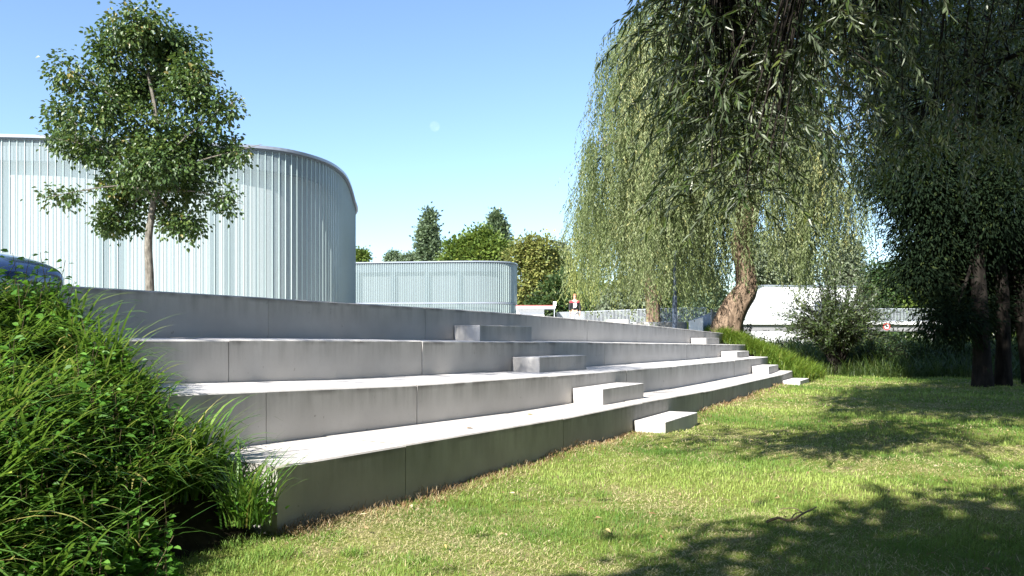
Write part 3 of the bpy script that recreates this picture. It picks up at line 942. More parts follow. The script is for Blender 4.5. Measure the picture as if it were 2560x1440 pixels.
# the big weeping willow by the end of the parapet
d = 33.5
tr_px = [(1812, 850, 0), (1822, 800, 0), (1842, 758, 0), (1868, 718, .1), (1862, 665, .1), (1850, 612, 0), (1864, 560, 0), (1872, 505, 0.1), (1868, 430, .2), (1850, 330, .3), (1840, 230, .3)]
weep("weeping_willow", "big weeping willow with a crooked furrowed trunk beside the parapet end", "weeping willows",
     [P(x, y, d + q) for x, y, q in tr_px], [.66, .56, .46, .36, .38, .42, .38, .3, .24, .2, .14],
     [([P(1858, 575, d), P(1835, 480, d - .5), P(1790, 360, d - 1), P(1700, 220, d - 1.5)], .22, .05),
      ([P(1872, 540, d), P(1905, 450, d), P(1960, 350, d + .3), P(2030, 300, d + .5)], .2, .05),
      ([P(1865, 500, d), P(1840, 300, d + .5), P(1780, 120, d + 1)], .16, .05)],
     [(1650, 60, 130, 690, -1.0), (1760, -40, 150, 560, 0.5), (1592, 190, 70, 700, 0.0), (1530, 335, 58, 745, -0.5), (1585, 330, 95, 770, -2.0), (1720, 300, 90, 740, 1.5),
      (1860, 60, 130, 480, 1.0), (1950, 260, 75, 650, 0.0), (2010, 330, 60, 640, -1.2), (2080, 380, 50, 690, 0.6), (2140, 470, 32, 640, 1.2), (1985, 430, 45, 745, -2.2), (1760, 470, 70, 770, 2.4), (1920, 150, 110, 520, 2.0), (1955, 340, 80, 700, -1.4), (2050, 420, 55, 690, -.6), (2100, 330, 45, 600, 1.6)],
     d, M['lf_weep'], 0.16, 0.042, 0.085, 44)

weep("weeping_willow", "smaller yellow green weeping willow behind the railing, left of the lamp post", "weeping willows",
     [P(1634, 835, 52), P(1632, 780, 52), P(1628, 730, 52), P(1610, 640, 52), P(1580, 570, 52)], [.5, .42, .36, .28, .18],
     [([P(1634, 800, 52), P(1650, 740, 52.3), P(1680, 640, 52.5)], .25, .1)],
     [(1490, 512, 66, 765, -1.0), (1560, 440, 85, 750, 0.5), (1650, 470, 85, 760, 1.0), (1450, 590, 32, 760, 0.0), (1730, 520, 60, 750, 1.0)],
     52, M['lf_weep_y'], 0.22, 0.06, 0.13, 24)

# dark riverside trees at the right
d = 23.6
RT = [([(2457, 975), (2446, 700), (2411, 413), (2309, 0), (2240, -280)], .235, .09,
       [(2330, 560, 105, 110), (2300, 675, 85, 55), (2350, 380, 125, 105), (2260, 300, 90, 100), (2235, 140, 115, 105), (2180, 20, 115, 95), (2390, 690, 105, 95), (2380, 800, 80, 45), (2215, 440, 60, 60), (2280, -160, 190, 120), (2310, 470, 110, 80), (2440, 770, 80, 60)],
       "dark leafy riverside tree whose leaning trunk is leftmost of the group"),
      ([(2508, 972), (2504, 700), (2456, 413), (2421, 0), (2405, -320)], .20, .08,
       [(2455, 500, 105, 135), (2410, 120, 130, 125), (2480, 690, 85, 95), (2470, 320, 110, 110), (2430, -170, 180, 130), (2400, 600, 90, 80), (2500, 760, 75, 60)],
       "dark leafy riverside tree with straight trunk, middle of the group"),
      ([(2582, 968), (2556, 800), (2530, 600), (2518, 440), (2470, 0), (2450, -300)], .22, .09,
       [(2560, 110, 120, 130), (2610, 400, 120, 150), (2640, 660, 100, 110), (2540, 280, 100, 120), (2620, -150, 190, 140), (2560, 540, 80, 90), (2590, 770, 80, 70)],
       "dark leafy riverside tree whose trunk stands at the right edge of the photo")]
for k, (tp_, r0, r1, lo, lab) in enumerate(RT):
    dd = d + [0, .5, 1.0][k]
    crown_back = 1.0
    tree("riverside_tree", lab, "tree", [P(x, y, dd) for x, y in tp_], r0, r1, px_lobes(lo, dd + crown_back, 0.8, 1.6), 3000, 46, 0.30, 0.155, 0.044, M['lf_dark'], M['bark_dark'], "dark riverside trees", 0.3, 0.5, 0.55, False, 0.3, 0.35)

# trees out of the frame beside and behind the camera; the first shade lawn and parapet, the last group is added to block sky light
BT = [((-2.2, -5.6, 0), 9.0, [(-2.7, -4.1, 7.0, 2.0, 2.0, 1.2), (-0.9, -3.3, 7.0, 2.5, 2.4, 1.4), (1.9, -2.4, 7.0, 2.9, 2.6, 1.6), (-2.2, -6.2, 7.4, 2.8, 2.6, 1.6), (1.0, -5.6, 7.6, 3.4, 2.8, 1.8), (4.2, -3.2, 7.4, 2.8, 2.6, 1.6)]),
      ((8.6, 1.0, 0), 16.0, [(2.6, 2.4, 13.0, 3.1, 3.1, 2.0), (1.2, 5.4, 13.2, 2.8, 2.8, 1.8), (3.2, 8.2, 13.6, 2.8, 2.8, 1.8), (5.6, 4.6, 13.6, 3.2, 3.2, 2.3), (8.0, 1.0, 12.0, 3.5, 3.5, 3), (9.8, 5, 13, 3.4, 3.4, 3), (5.6, 8.0, 14.6, 2.8, 2.8, 2), (12.5, 3, 9.5, 3.2, 3.4, 3)]),
      ((14.8, 13.0, 0), 17.0, [(14.6, 13.0, 9.0, 3.4, 3.6, 3.4), (14.0, 12.6, 13.0, 3.6, 3.8, 3.4), (15.6, 15.0, 11.0, 3.2, 3.2, 3.2)]),
      ((-10.2, -1.0, 1.72), 14.0, [(-9.6, 0.2, 11.2, 1.4, 1.6, 1.1), (-8.6, 1.6, 12.4, 1.5, 1.6, 1.1), (-10.6, -1.0, 10.5, 1.3, 1.3, 1.0), (-7.6, 2.4, 13.6, 1.3, 1.4, 1.0)]),
      ((19.5, -4.0, 0), 15.0, [(19, -4, 5, 4, 5, 4), (19.5, -4, 11, 4, 5, 4.5)]),  # from here on unseen trees, added to cut sky fill and deepen shade
      ((20.5, 7.5, 0), 16.0, [(20, 7.5, 5, 4, 5, 4), (20.5, 7.5, 12, 4, 5, 4.5)]),
      ((14.5, -15.0, 0), 15.0, [(14.5, -15, 5, 5, 4, 4), (14.5, -15, 11, 5, 4, 4)]),
      ((4.0, -20.0, 0), 12.0, [(4, -20, 4, 5, 4, 4), (4, -20, 9, 4.5, 4, 3)]),
      ((-6.0, -20.0, 0), 11.0, [(-6, -20, 4, 5, 4, 3.5), (-6, -20, 8, 4.5, 4, 3)])]
BL_ = ["leafy park tree standing behind the camera", "tall leafy park tree right of the frame beside the camera", "tall leafy park tree right of the dark riverside trees", "light crowned park tree on the square left of the frame",
       "big unseen tree added to block sky light, right of and behind the camera", "big unseen tree added to block sky light, right of the near silver willow", "wide unseen tree added to block sky light at the right rear", "low unseen tree added to block sky light at the middle rear", "low unseen tree added to block sky light at the left rear"]
BN = [(2600, 28, .36, .24, .13), (2300, 26, .36, .24, .13), (800, 24, .34, .2, .1), (330, 24, .34, .17, .085)] + [(900, 26, .6, .55, .4)] * 5
for k, (b, h, lo) in enumerate(BT):
    b = np.array(b)
    ncl_, nl_, rc_, L_, W_ = BN[k]
    tree("unseen_tree", BL_[k], "tree", [b, b + A(0.1, 0, h * .3), b + A(0, .2, h * .6), b + A(0.1, .1, h * .9)], 0.3, 0.06, lo, ncl_, nl_, rc_, L_, W_, M['lf_dark'], M['bark_grey'], "shade trees outside the frame", 0.12)

# trees behind the halls
tree("poplar", "tall narrow dark poplar behind the far glass hall, taller of the two", "tree", [P(1072, 700, 150), P(1072, 640, 150), P(1070, 530, 150)], .5, .1,
     px_lobes([(1072, 550, 14, 28), (1070, 585, 22, 28), (1072, 620, 27, 26), (1074, 650, 27, 30), (1066, 600, 20, 30)], 150, 1.0, .4), 420, 26, .55, .6, .42, M['lf_poplar'], M['bark_dark'], "poplars on the skyline", 0.1, 0.6, 0.0)
tree("poplar", "narrow poplar rising behind the round green tree, shorter of the two", "tree", [P(1242, 700, 155), P(1243, 640, 155), P(1240, 545, 155)], .5, .1,
     px_lobes([(1240, 556, 14, 22), (1244, 585, 22, 26), (1248, 620, 24, 30)], 155, 1.0, .4), 300, 26, .55, .6, .42, M['lf_poplar'], M['bark_dark'], "poplars on the skyline", 0.1, 0.6, 0.0)
tree("broadleaf_tree", "broad round green tree behind the right part of the far glass hall", "tree", [P(1195, 720, 125), P(1195, 670, 125), P(1192, 610, 125)], .5, .15,
     px_lobes([(1190, 615, 50, 32), (1145, 630, 34, 26), (1235, 630, 38, 30), (1200, 595, 30, 20), (1190, 650, 80, 28), (1130, 655, 26, 20)], 125, 1.0, 1.5), 520, 26, .6, .55, .42, M['lf_round'], M['bark_dark'], None, 0.15, 0.45, 0.1)
tree("broadleaf_tree", "loose yellowing tree right of the far glass hall", "tree", [P(1350, 800, 105), P(1348, 740, 105), P(1345, 640, 105)], .35, .08,
     px_lobes([(1320, 620, 32, 22), (1360, 625, 34, 26), (1295, 650, 26, 24), (1340, 665, 50, 30), (1385, 650, 26, 24), (1320, 710, 36, 36), (1370, 700, 40, 34), (1310, 745, 26, 26)], 105, 1.0, 1.5), 560, 20, .5, .45, .3, M['lf_yellow'], M['bark_grey'], None, 0.3, 0.55, 0.1)
tree("broadleaf_tree", "grey green narrow tree between the yellowing tree and the willow", "tree", [P(1408, 800, 140), P(1408, 700, 140), P(1406, 620, 140)], .3, .08,
     px_lobes([(1404, 625, 12, 20), (1410, 660, 18, 26), (1412, 700, 22, 30)], 140, 1.0, .5), 220, 24, .5, .5, .35, M['lf_silver'], M['bark_dark'], None, 0.1)
tree("dark_tree", "dark green bushy tree behind the walking person", "tree", [P(1400, 815, 75), P(1400, 780, 75), P(1398, 720, 75)], .25, .06,
     px_lobes([(1385, 725, 32, 30), (1420, 715, 32, 34), (1350, 765, 30, 22), (1395, 765, 36, 24), (1435, 760, 32, 26), (1330, 775, 22, 14)], 75, 1.0, 1.5), 460, 26, .3, .3, .2, M['lf_hedge'], M['bark_dark'], None, 0.25, 0.5, 0.1)
for k, (x, y, rx, ry, dd, mt, lab) in enumerate([
        (900, 640, 13, 8, 140, 'lf_round', "small green treetop just above the roof beside the curved hall"),
        (985, 641, 14, 6, 190, 'lf_poplar', "tiny grey treetop above the middle of the far roof"),
        (1030, 645, 20, 8, 170, 'lf_poplar', "low green treetop left of the tall poplar")]):
    tree("distant_tree", lab, "tree", [P(x, 700, dd), P(x, 670, dd), P(x, y, dd)], .3, .1, px_lobes([(x, y, rx, ry), (x - rx * .5, y + 8, rx * .8, 9), (x + rx * .4, y + 8, rx * .8, 9)], dd, 1, .5), 110, 22, .5, .5, .4, M[mt], M['bark_dark'], "distant treetops", 0.1)

# trees and shrubs beyond the river on the right
far = [(1480, 750, 60, 45, 100, 'lf_hedge', "dark shrub behind the railing, below the yellow green willow"),
       (1570, 745, 70, 50, 95, 'lf_silver', "grey green shrub behind the middle of the railing"),
       (1660, 740, 70, 55, 98, 'lf_hedge', "dark green shrub behind the railing and lamp post"),
       (1755, 735, 60, 60, 96, 'lf_poplar', "green tree behind the end of the railing"),
       (1900, 650, 55, 75, 110, 'lf_silver', "silvery tree behind the crooked trunk, above the white house"),
       (1980, 640, 60, 80, 115, 'lf_silver', "silvery tree behind the middle of the white house"),
       (2110, 640, 55, 70, 120, 'lf_silver', "pale silvery tree right of the white house roof"),
       (2200, 715, 60, 60, 110, 'lf_hedge', "green tree above the bridge railing, nearest to the white house"),
       (2270, 700, 60, 70, 112, 'lf_round', "sunlit green tree above the bridge railing"),
       (2370, 700, 80, 75, 114, 'lf_hedge', "green tree behind the riverside trunks"),
       (2500, 690, 80, 90, 112, 'lf_round', "bright green tree behind the right edge of the bridge"),
       (2640, 690, 80, 90, 112, 'lf_hedge', "dark tree past the right end of the bridge")]
for x, y, rx, ry, dd, mt, lab in far:
    lo = [(x, y, rx * .8, ry * .7), (x - rx * .45, y + ry * .3, rx * .55, ry * .6), (x + rx * .45, y + ry * .25, rx * .55, ry * .6), (x, y - ry * .5, rx * .45, ry * .4), (x + rx * .1, y + ry * .8, rx * .9, ry * .4)]
    if x > 1850: lo.append((x, 812, rx * 1.25, 34))
    tree("background_tree", lab, "tree", [P(x, 835, dd), P(x, y + ry * .6, dd), P(x, y, dd)], .3, .1, px_lobes(lo, dd, 1, 2), 420, 22, .55, .5, .32, M[mt], M['bark_dark'], "trees and shrubs beyond the river", 0.15)

# ------------------------------------------------------------------ bridge, railings, buildings on the right
def railing(label, pts, h, step, bar, name="railing", group=None):
    """pts: 3-D polyline of the foot"""
    p = np.asarray(pts, float)
    root = thing(name, tuple(p[0]), label, "railing", group)
    ln = np.concatenate([[0], np.cumsum(np.linalg.norm(np.diff(p, axis=0), axis=1))])
    u = np.arange(0, ln[-1], step)
    q = np.stack([np.interp(u, ln, p[:, c]) for c in range(3)], -1)
    mb = MB()
    for c in q:
        mb.box(c + A(0, 0, h / 2), (bar, bar, h))
    o = mb.build("bars", M['white_metal'], root)
    mb = MB(); r = p + A(0, 0, h)
    for a, b in zip(r[:-1], r[1:]): mb.tube([a, b], 0.03, 6)
    for a, b in zip(p[:-1], p[1:]): mb.tube([a + A(0, 0, .06), b + A(0, 0, .06)], 0.02, 6)
    mb.build("handrail", M['white_metal'], root)
    return root


railing("pale railing of upright bars running along the square behind the parapet to the lamp post", [P(1392, 812, 70), P(1461, 812, 66), P(1600, 808, 63), P(1680, 806, 61), P(1766, 806, 59)], 1.08, 0.125, 0.04)

db = 64.0
zdk = EYE + 42 / F * db
L0, L1 = P(1785, 803, db), P(2900, 803, db + 4)
root = thing("footbridge", tuple(L0), "grey footbridge with white edge crossing the river at the right", "bridge")
ang = math.atan2(L1[1] - L0[1], L1[0] - L0[0]); Ln = np.linalg.norm((L1 - L0)[:2]); mid = (L0 + L1) / 2
mb = MB(); mb.box((mid[0], mid[1] + 1.5, zdk - 0.12), (Ln, 3.2, 0.24), ang); mb.build("deck", M['white_paint'], root)
mb = MB(); mb.box((mid[0], mid[1] + 1.5, zdk - 0.515), (Ln, 2.7, 0.55), ang); mb.build("girder", M['girder'], root)
for x in (2080, 2330, 2600):
    q = P(x, 850, db + 1.5); mb = MB(); mb.prism([(q[0] + .35 * math.cos(t), q[1] + .35 * math.sin(t)) for t in np.linspace(0, 6.28, 13)[:-1]], -.6, zdk - .78)
    mb.build("pier", M['girder'], root)
railing("white bar railing along the near edge of the footbridge", [P(1800, 803, db + .08) * A(1, 1, 0) + A(0, 0, zdk + .004), P(2900, 803, db + 4.08) * A(1, 1, 0) + A(0, 0, zdk + .004)], 1.05, 0.125, 0.03)

# round sign with red ring on the bridge
q = P(2216, 816, db - .15)
root = thing("bridge_sign", tuple(q), "round white sign with a red ring on the bridge girder", "sign")


def disc(r, y, mat, name, inner=0.0, n=28):
    th = np.linspace(0, 2 * math.pi, n, endpoint=False)
    mb = MB()
    o = np.c_[r * np.cos(th), np.zeros(n), r * np.sin(th)]
    if inner:
        i_ = o * inner / r
        V = np.concatenate([o + A(0, y, 0), i_ + A(0, y, 0), o + A(0, y + .03, 0), i_ + A(0, y + .03, 0)]) + q
        j = np.arange(n); j2 = (j + 1) % n
        mb.add(V, np.concatenate([np.stack([j, j2, n + j2, n + j], -1), np.stack([2 * n + j, j, j2, 2 * n + j2][::1], -1)]))
    else:
        V = np.concatenate([o + A(0, y, 0), o + A(0, y + .03, 0)]) + q
        j = np.arange(n); j2 = (j + 1) % n
        mb.add(V, [list(range(n))]); mb.add(V, np.stack([j, j2, n + j2, n + j], -1))
    mb.build(name, mat, root)


disc(.27, -.03, M['white_paint'], "plate")
disc(.29, -.06, M['red_paint'], "ring", .19)
mb = MB(); mb.box(q + A(0, -.05, 0), (.08, .02, .16)); mb.box(q + A(0, -.05, -.04), (.17, .02, .05)); mb.build("symbol", M['black_paint'], root)

# the white house behind the bridge
dh = 78.0
a, b_ = P(1906, 712, dh), P(2140, 719, dh + 2)
root = thing("white_house", (a[0], a[1], 0), "flat roofed white house behind the bridge, half hidden by a willow bush", "house")
mb = MB(); mb.prism([a[:2], b_[:2], b_[:2] + A(1, 9), a[:2] + A(1, 9)], 0.15, a[2] - .12); mb.build("wall", M['white_paint'], root)
mb = MB(); mb.prism([a[:2] + A(-.1, -.1), b_[:2] + A(.1, -.1), b_[:2] + A(1.1, 9.1), a[:2] + A(.9, 9.1)], a[2] - .12, a[2]); mb.build("roof", M['cap'], root)
for x, y, w, h in ((2110, 770, 1.2, 1.3), (2060, 770, 1.0, 1.3)):
    c = P(x, y, dh - .1); mb = MB(); mb.box((c[0], dh + (x - 1906) / 269 * 2 - .03, c[2]), (w, .1, h), math.atan2(2, 10.6)); mb.build("window", M['header'], root)
mb = MB(); c = P(1960, 884, dh - .3); mb.prism([a[:2] + A(-1, -.25), b_[:2] + A(1, -.25), b_[:2] + A(1, -.02), a[:2] + A(-1, -.02)], -.3, 0.35); mb.build("plinth", M['concrete_white'], root)
# low pale wall under the bridge on the far bank
p0, p1 = P(2330, 850, 74), P(2720, 850, 76)
mb = MB(); mb.prism([p0[:2], p1[:2], p1[:2] + A(0, .4), p0[:2] + A(0, .4)], -.3, .8)
tag(mb.build("quay_wall", M['girder'], None, bevel=.02), "low pale quay wall behind the dark trunks under the bridge", "wall")

# pavilion with flat white roof beside the far hall
d = 68.0
root = thing("pavilion", tuple(P(1320, 800, d)), "small white pavilion with a thin flat roof right of the far glass hall", "pavilion")
mb = MB(); mb.box(P(1325, 788, d + 2), (2.35, 3.2, 1.5)); mb.build("wall", M['white_paint'], root)
mb = MB(); mb.box(P(1338, 770, d + 1.8), (3.35, 4.0, .2)); mb.build("roof", M['white_paint'], root, bevel=.02)
mb = MB(); mb.box(P(1338, 766.2, d + 1.8), (3.38, 4.04, .05)); mb.build("roof_edge", M['red_paint'], root)
# sign post by the pavilion
root = thing("sign_post", tuple(P(1386, 800, 60)), "thin white sign post with small square plate left of the person", "sign")
mb = MB(); mb.tube([P(1386, 815, 60), P(1386, 755, 60)], .035, 8); mb.build("post", M['white_metal'], root)
mb = MB(); mb.box(P(1387, 759, 60 - .06), (.24, .03, .32)); mb.build("plate", M['white_paint'], root)

# lamp post
q = P(1687, 818, 31.3)
root = thing("lamp_post", tuple(q), "blue grey street lamp post standing in front of the willow curtain", "street lamp")
mb = MB(); mb.lathe([(0, -.5), (.095, -.5), (.095, 1.1), (.085, 1.2), (.062, 1.25), (.055, 2.75), (.045, 2.8), (0, 2.8)], q, 16); mb.build("post", M['post_metal'], root, smooth=False)
mb = MB(); mb.lathe([(0, 2.8), (.05, 2.8), (.1, 2.86), (.12, 2.95), (.1, 3.0), (0, 3.02)], q, 16); mb.build("lamp_head", M['grey_metal'], root)

# low curved white walls on the square
for (xa, xb, yt, dd, lab) in ((1520, 1578, 799, 44, "low white wall block left of the two curved ones behind the parapet"),
                              (1592, 1641, 805, 39, "low white rounded wall behind the parapet, below the small willow trunk"),
                              (1643, 1722, 805, 38, "longer low white rounded wall behind the parapet, at the lamp post foot")):
    pa, pb = P(xa, yt, dd), P(xb, yt, dd)
    r = .45
    o = [(pa[0], pa[1]), (pb[0] - r, pb[1])] + [(pb[0] - r + r * math.sin(t), pb[1] + r - r * math.cos(t)) for t in np.linspace(.2, 1.57, 7)] + [(pb[0], pb[1] + 1.2), (pa[0], pa[1] + 1.2)]
    mb = MB(); mb.prism(o, 1.3, pa[2]); tag(mb.build("seat_wall", M['concrete_white'], None, bevel=.02), lab, "low wall", "low white walls on the square")
q = P(1732, 818, 37)
root = thing("ground_light", tuple(q), "small dark box light with glass front beside the end of the rounded wall", "light")
mb = MB(); mb.box(q, (.26, .2, .42)); mb.build("case", M['grey_metal'], root, bevel=.01)
mb = MB(); mb.box(q + A(-.01, -.103, .02), (.19, .01, .3)); mb.build("glass", M['header'], root)

# ramp wing wall: pale top face and blue-grey side, with a square post
root = thing("ramp_wall", tuple(P(1750, 830, 37)), "sloping blue grey ramp wall with pale end beside the bright grass", "wall")
pts = [P(1722, 802, 39), P(1780, 780, 36.5)]
mb = MB()
a, b_ = pts
o = A(.35, .25, 0)
V = [a * A(1, 1, 0) + A(0, 0, 1.2), b_ * A(1, 1, 0) + A(0, 0, 1.2), b_, a]
V = np.array(V + [v + o for v in V])
mb.add(V, [[0, 1, 2, 3], [7, 6, 5, 4], [0, 4, 5, 1], [3, 2, 6, 7], [1, 5, 6, 2], [0, 3, 7, 4]])
mb.build("side_panel", M['panel_blue'], root)
c0, c1 = P(1722, 803, 36.4), P(1757, 793, 35.6)
mb = MB(); mb.add(np.array([c0 * A(1, 1, 0) + A(0, 0, 1.2), c1 * A(1, 1, 0) + A(0, 0, 1.2), c1, c0, c0 * A(1, 1, 0) + A(.1, .3, 1.2), c1 * A(1, 1, 0) + A(.1, .3, 1.2), c1 + A(.1, .3, 0), c0 + A(.1, .3, 0)]),
                  [[0, 1, 2, 3], [7, 6, 5, 4], [0, 4, 5, 1], [3, 2, 6, 7], [1, 5, 6, 2], [0, 3, 7, 4]]); mb.build("end_face", M['white_paint'], root)
mb = MB(); q = P(1782, 800, 36); mb.box((q[0], q[1], 2.0), (.16, .16, 1.5)); mb.build("post", M['grey_metal'], root)

# faint daytime moon
me = bpy.data.meshes.new("moon"); bm = bmesh.new(); bmesh.ops.create_uvsphere(bm, u_segments=32, v_segments=20, radius=12.5 / F * 7000)
for f in bm.faces: f.smooth = True
bm.to_mesh(me); bm.free()
m, nt, b = new_mat("moon_rock")
df = nt.nodes.new("ShaderNodeBsdfDiffuse"); tr_ = nt.nodes.new("ShaderNodeBsdfTransparent"); ad = nt.nodes.new("ShaderNodeAddShader")
nt.links.new(ramp(nt, [(.35, (.010, .009, .008)), (.65, (.024, .021, .019))], noise(nt, .02, 4).outputs[0]).outputs[0], df.inputs[0])
nt.links.new(df.outputs[0], ad.inputs[0]); nt.links.new(tr_.outputs[0], ad.inputs[1]); nt.links.new(ad.outputs[0], nt.nodes["Material Output"].inputs[0])   # the lit haze of the day lies over the moon
me.materials.append(m)
o = link(bpy.data.objects.new("moon", me)); o.location = P(1087, 316, 7000); tag(o, "faint pale daytime moon in the middle of the sky", "moon")


# ------------------------------------------------------------------ the parked car on the square
def car(loc, rot):
    root = thing("parked_car", loc, "dark blue car whose rounded nose shows above the bank grass", "car")
    root.rotation_euler[2] = rot
    M['car'] = plain("dark_blue_paint", (0.025, 0.05, 0.13), 0.18, 0.35, 0.6, 0.02)
    M['car'].node_tree.nodes["Principled BSDF"].inputs["Coat Weight"].default_value = 1.0
    M['tyre'] = plain("tyre_rubber", (0.02, 0.02, 0.02), 0.8)
    M['carglass'] = plain("car_glass", (0.02, 0.025, 0.03), 0.05, 0, 0.8, 0)
    M['lamp'] = plain("headlamp_glass", (0.5, 0.52, 0.55), 0.1, 0.3, 0.8, 0.02)
    # stations along x (0 = nose, negative to the back): x, half width, belt z, top half width, top z
    st = [(-0.02, .52, .50, .45, .56), (-.05, .62, .60, .52, .68), (-.16, .74, .69, .60, .77), (-.4, .83, .77, .66, .86), (-.8, .87, .84, .70, .945), (-1.15, .88, .88, .70, 1.0), (-1.35, .88, .90, .68, 1.10), (-1.9, .88, .92, .60, 1.40), (-2.5, .88, .93, .58, 1.47), (-3.2, .88, .94, .58, 1.42), (-3.8, .86, .95, .60, 1.18), (-4.05, .82, .92, .62, 1.0), (-4.18, .74, .7, .6, .86)]
    secs = []
    for x, w, zb, wt, zt in st:
        prof = [(w * .86, .24), (w * .98, .34), (w, .55 if zb > .6 else zb * .8), (w * .985, zb), (wt, zt - .03), (wt * .6, zt), (0, zt + .012)]
        full = prof + [(-y, z) for y, z in prof[::-1][1:]]
        secs.append([(x, y, z) for y, z in full])
    S = np.array(secs); n, k, _ = S.shape
    mb = MB(); i = np.arange(n - 1)[:, None] * k; j = np.arange(k)[None, :]; j2 = (j + 1) % k
    S2 = S + A(0, 0, 0)
    mb.add(S2.reshape(-1, 3), np.stack([i + j, i + j2, i + k + j2, i + k + j], -1).reshape(-1, 4)); mb.add(S2[0], [list(range(k))]); mb.add(S2[-1], [list(range(k))[::-1]])
    body = mb.build("body", M['car'], None, True, weld=True)
    body.parent = root
    sm = body.modifiers.new("smooth", 'SUBSURF'); sm.levels = 2; sm.render_levels = 2

    def part(mb, name, mat, par=root, **kw):
        o_ = mb.build(name, mat, None, **kw); o_.parent = par; return o_
    for sx in (-.78, -3.35):
        for sy in (-1, 1):
            mb = MB(); th = np.linspace(0, 6.283, 25)[:-1]
            ring = np.c_[.31 * np.cos(th), np.zeros(24), .31 * np.sin(th)]
            mb.add(np.concatenate([ring + A(sx, sy * .72, .31), ring + A(sx, sy * .905, .31)]), np.stack([np.arange(24), (np.arange(24) + 1) % 24, 24 + (np.arange(24) + 1) % 24, 24 + np.arange(24)], -1))
            mb.add(ring + A(sx, sy * .905, .31), [list(range(24))])
            wh = part(mb, "wheel", M['tyre'])
            mb = MB(); mb.add(ring * .62 + A(sx, sy * .915, .31), [list(range(24))]); mb.add(np.concatenate([ring * .62 + A(sx, sy * .905, .31), ring * .62 + A(sx, sy * .915, .31)]), np.stack([np.arange(24), (np.arange(24) + 1) % 24, 24 + (np.arange(24) + 1) % 24, 24 + np.arange(24)], -1)); part(mb, "rim", M['lamp'], wh)
    for sy in (-1, 1):
        mb = MB(); mb.add(np.array([(-.11, sy * .70, .60), (-.13, sy * .48, .62), (-.17, sy * .50, .70), (-.36, sy * .80, .745), (-.33, sy * .855, .64)]), [[0, 1, 2, 3, 4]]); part(mb, "headlight", M['lamp'])
        mb = MB(); mb.add(np.array([(-1.55, sy * .80, 1.0), (-2.0, sy * .66, 1.34), (-3.0, sy * .655, 1.36), (-3.5, sy * .79, 1.04)]), [[0, 1, 2, 3]]); part(mb, "side_window", M['carglass'])
    mb = MB(); mb.add(np.array([(-1.28, .62, 1.04), (-1.28, -.62, 1.04), (-1.85, -.52, 1.42), (-1.85, .52, 1.42)]), [[0, 1, 2, 3]]); part(mb, "windscreen", M['carglass'])
    for z0, z1 in ((.30, .38), (.42, .50)):
        mb = MB(); mb.box((-.04, 0, (z0 + z1) / 2), (.12, .9, z1 - z0)); part(mb, "grille", M['dark'], bevel=.01)
    return root


car((-6.5, 10.9, 1.72), math.radians(-10))

# ------------------------------------------------------------------ the walking person
dp = 39.8
fz = float(plaza_z(39.8))
q = A((1437 - CX) / F * dp, dp, fz)
person = thing("person", tuple(q), "person walking on the square in a dark top with red shoulders and pale grey trousers", "person")
M['skin'] = plain("skin", (0.55, 0.33, 0.24), 0.55, spec=0.3, var=0.05)
M['hair'] = plain("short_fair_hair", (0.30, 0.14, 0.07), 0.7, var=0.2, scale=60)
M['jeans'] = plain("pale_grey_trousers", (0.52, 0.53, 0.56), 0.9, spec=0.1, var=0.08)
M['shoe'] = plain("white_shoes", (0.6, 0.6, 0.6), 0.6)
m, nt, b = new_mat("dark_red_top")
tc = nt.nodes.new("ShaderNodeTexCoord"); sx = nt.nodes.new("ShaderNodeSeparateXYZ"); nt.links.new(tc.outputs["Object"], sx.inputs[0])
n_ = noise(nt, 14, 3)
zz_ = mathn(nt, 'ADD', sx.outputs[2], mathn(nt, 'MULTIPLY', n_.outputs[0], 0.03))
r = ramp(nt, [(0.0, (0.012, 0.013, 0.017)), (0.499, (0.012, 0.013, 0.017)), (0.5, (0.28, 0.03, 0.045)), (1, (0.28, 0.03, 0.045))], mathn(nt, 'SUBTRACT', zz_, 0.86))
nt.links.new(r.outputs[0], b.inputs["Base Color"]); b.inputs["Roughness"].default_value = 0.85
M['top'] = m


def skin(name, verts, edges, radii, mat, parent, sub=2):
    me = bpy.data.meshes.new(name)
    me.from_pydata([tuple(v) for v in verts], edges, [])
    o_ = bpy.data.objects.new(name, me); COL.objects.link(o_); o_.parent = parent
    md = o_.modifiers.new("skin", 'SKIN')
    for k, rr in enumerate(radii):
        me.skin_vertices[0].data[k].radius = rr if isinstance(rr, tuple) else (rr, rr)
    me.skin_vertices[0].data[0].use_root = True
    md.use_smooth_shade = True
    ss = o_.modifiers.new("sub", 'SUBSURF'); ss.levels = sub; ss.render_levels = sub
    me.materials.append(mat)
    return o_


# body, mid stride, facing the camera (-Y)
bv = [(0, 0, .95), (0, 0, 1.12), (0, -.01, 1.30), (0, 0, 1.44), (0, -.01, 1.53), (0, -.02, 1.61), (0, -.02, 1.72), (0, -.01, 1.77),
      (.19, 0, 1.41), (.25, .02, 1.13), (.25, -.06, .89), (.245, -.08, .80),
      (-.19, 0, 1.41), (-.25, -.02, 1.13), (-.25, -.10, .90), (-.245, -.12, .81),
      (.09, 0, .90), (.10, -.10, .50), (.10, -.02, .10), (.10, -.16, .04),
      (-.09, 0, .90), (-.10, -.02, .50), (-.10, .22, .16), (-.10, .12, .06)]
be = [(0, 1), (1, 2), (2, 3), (3, 4), (4, 5), (5, 6), (6, 7), (3, 8), (8, 9), (9, 10), (10, 11), (3, 12), (12, 13), (13, 14), (14, 15), (0, 16), (16, 17), (17, 18), (18, 19), (0, 20), (20, 21), (21, 22), (22, 23)]
br = [(.15, .11), (.14, .10), (.17, .115), (.12, .09), .055, (.078, .09), (.078, .095), (.05, .06), .06, .045, .034, .03, .06, .045, .034, .03, .085, .06, .042, .035, .085, .06, .042, .035]
skin("body", bv, be, br, M['skin'], person)
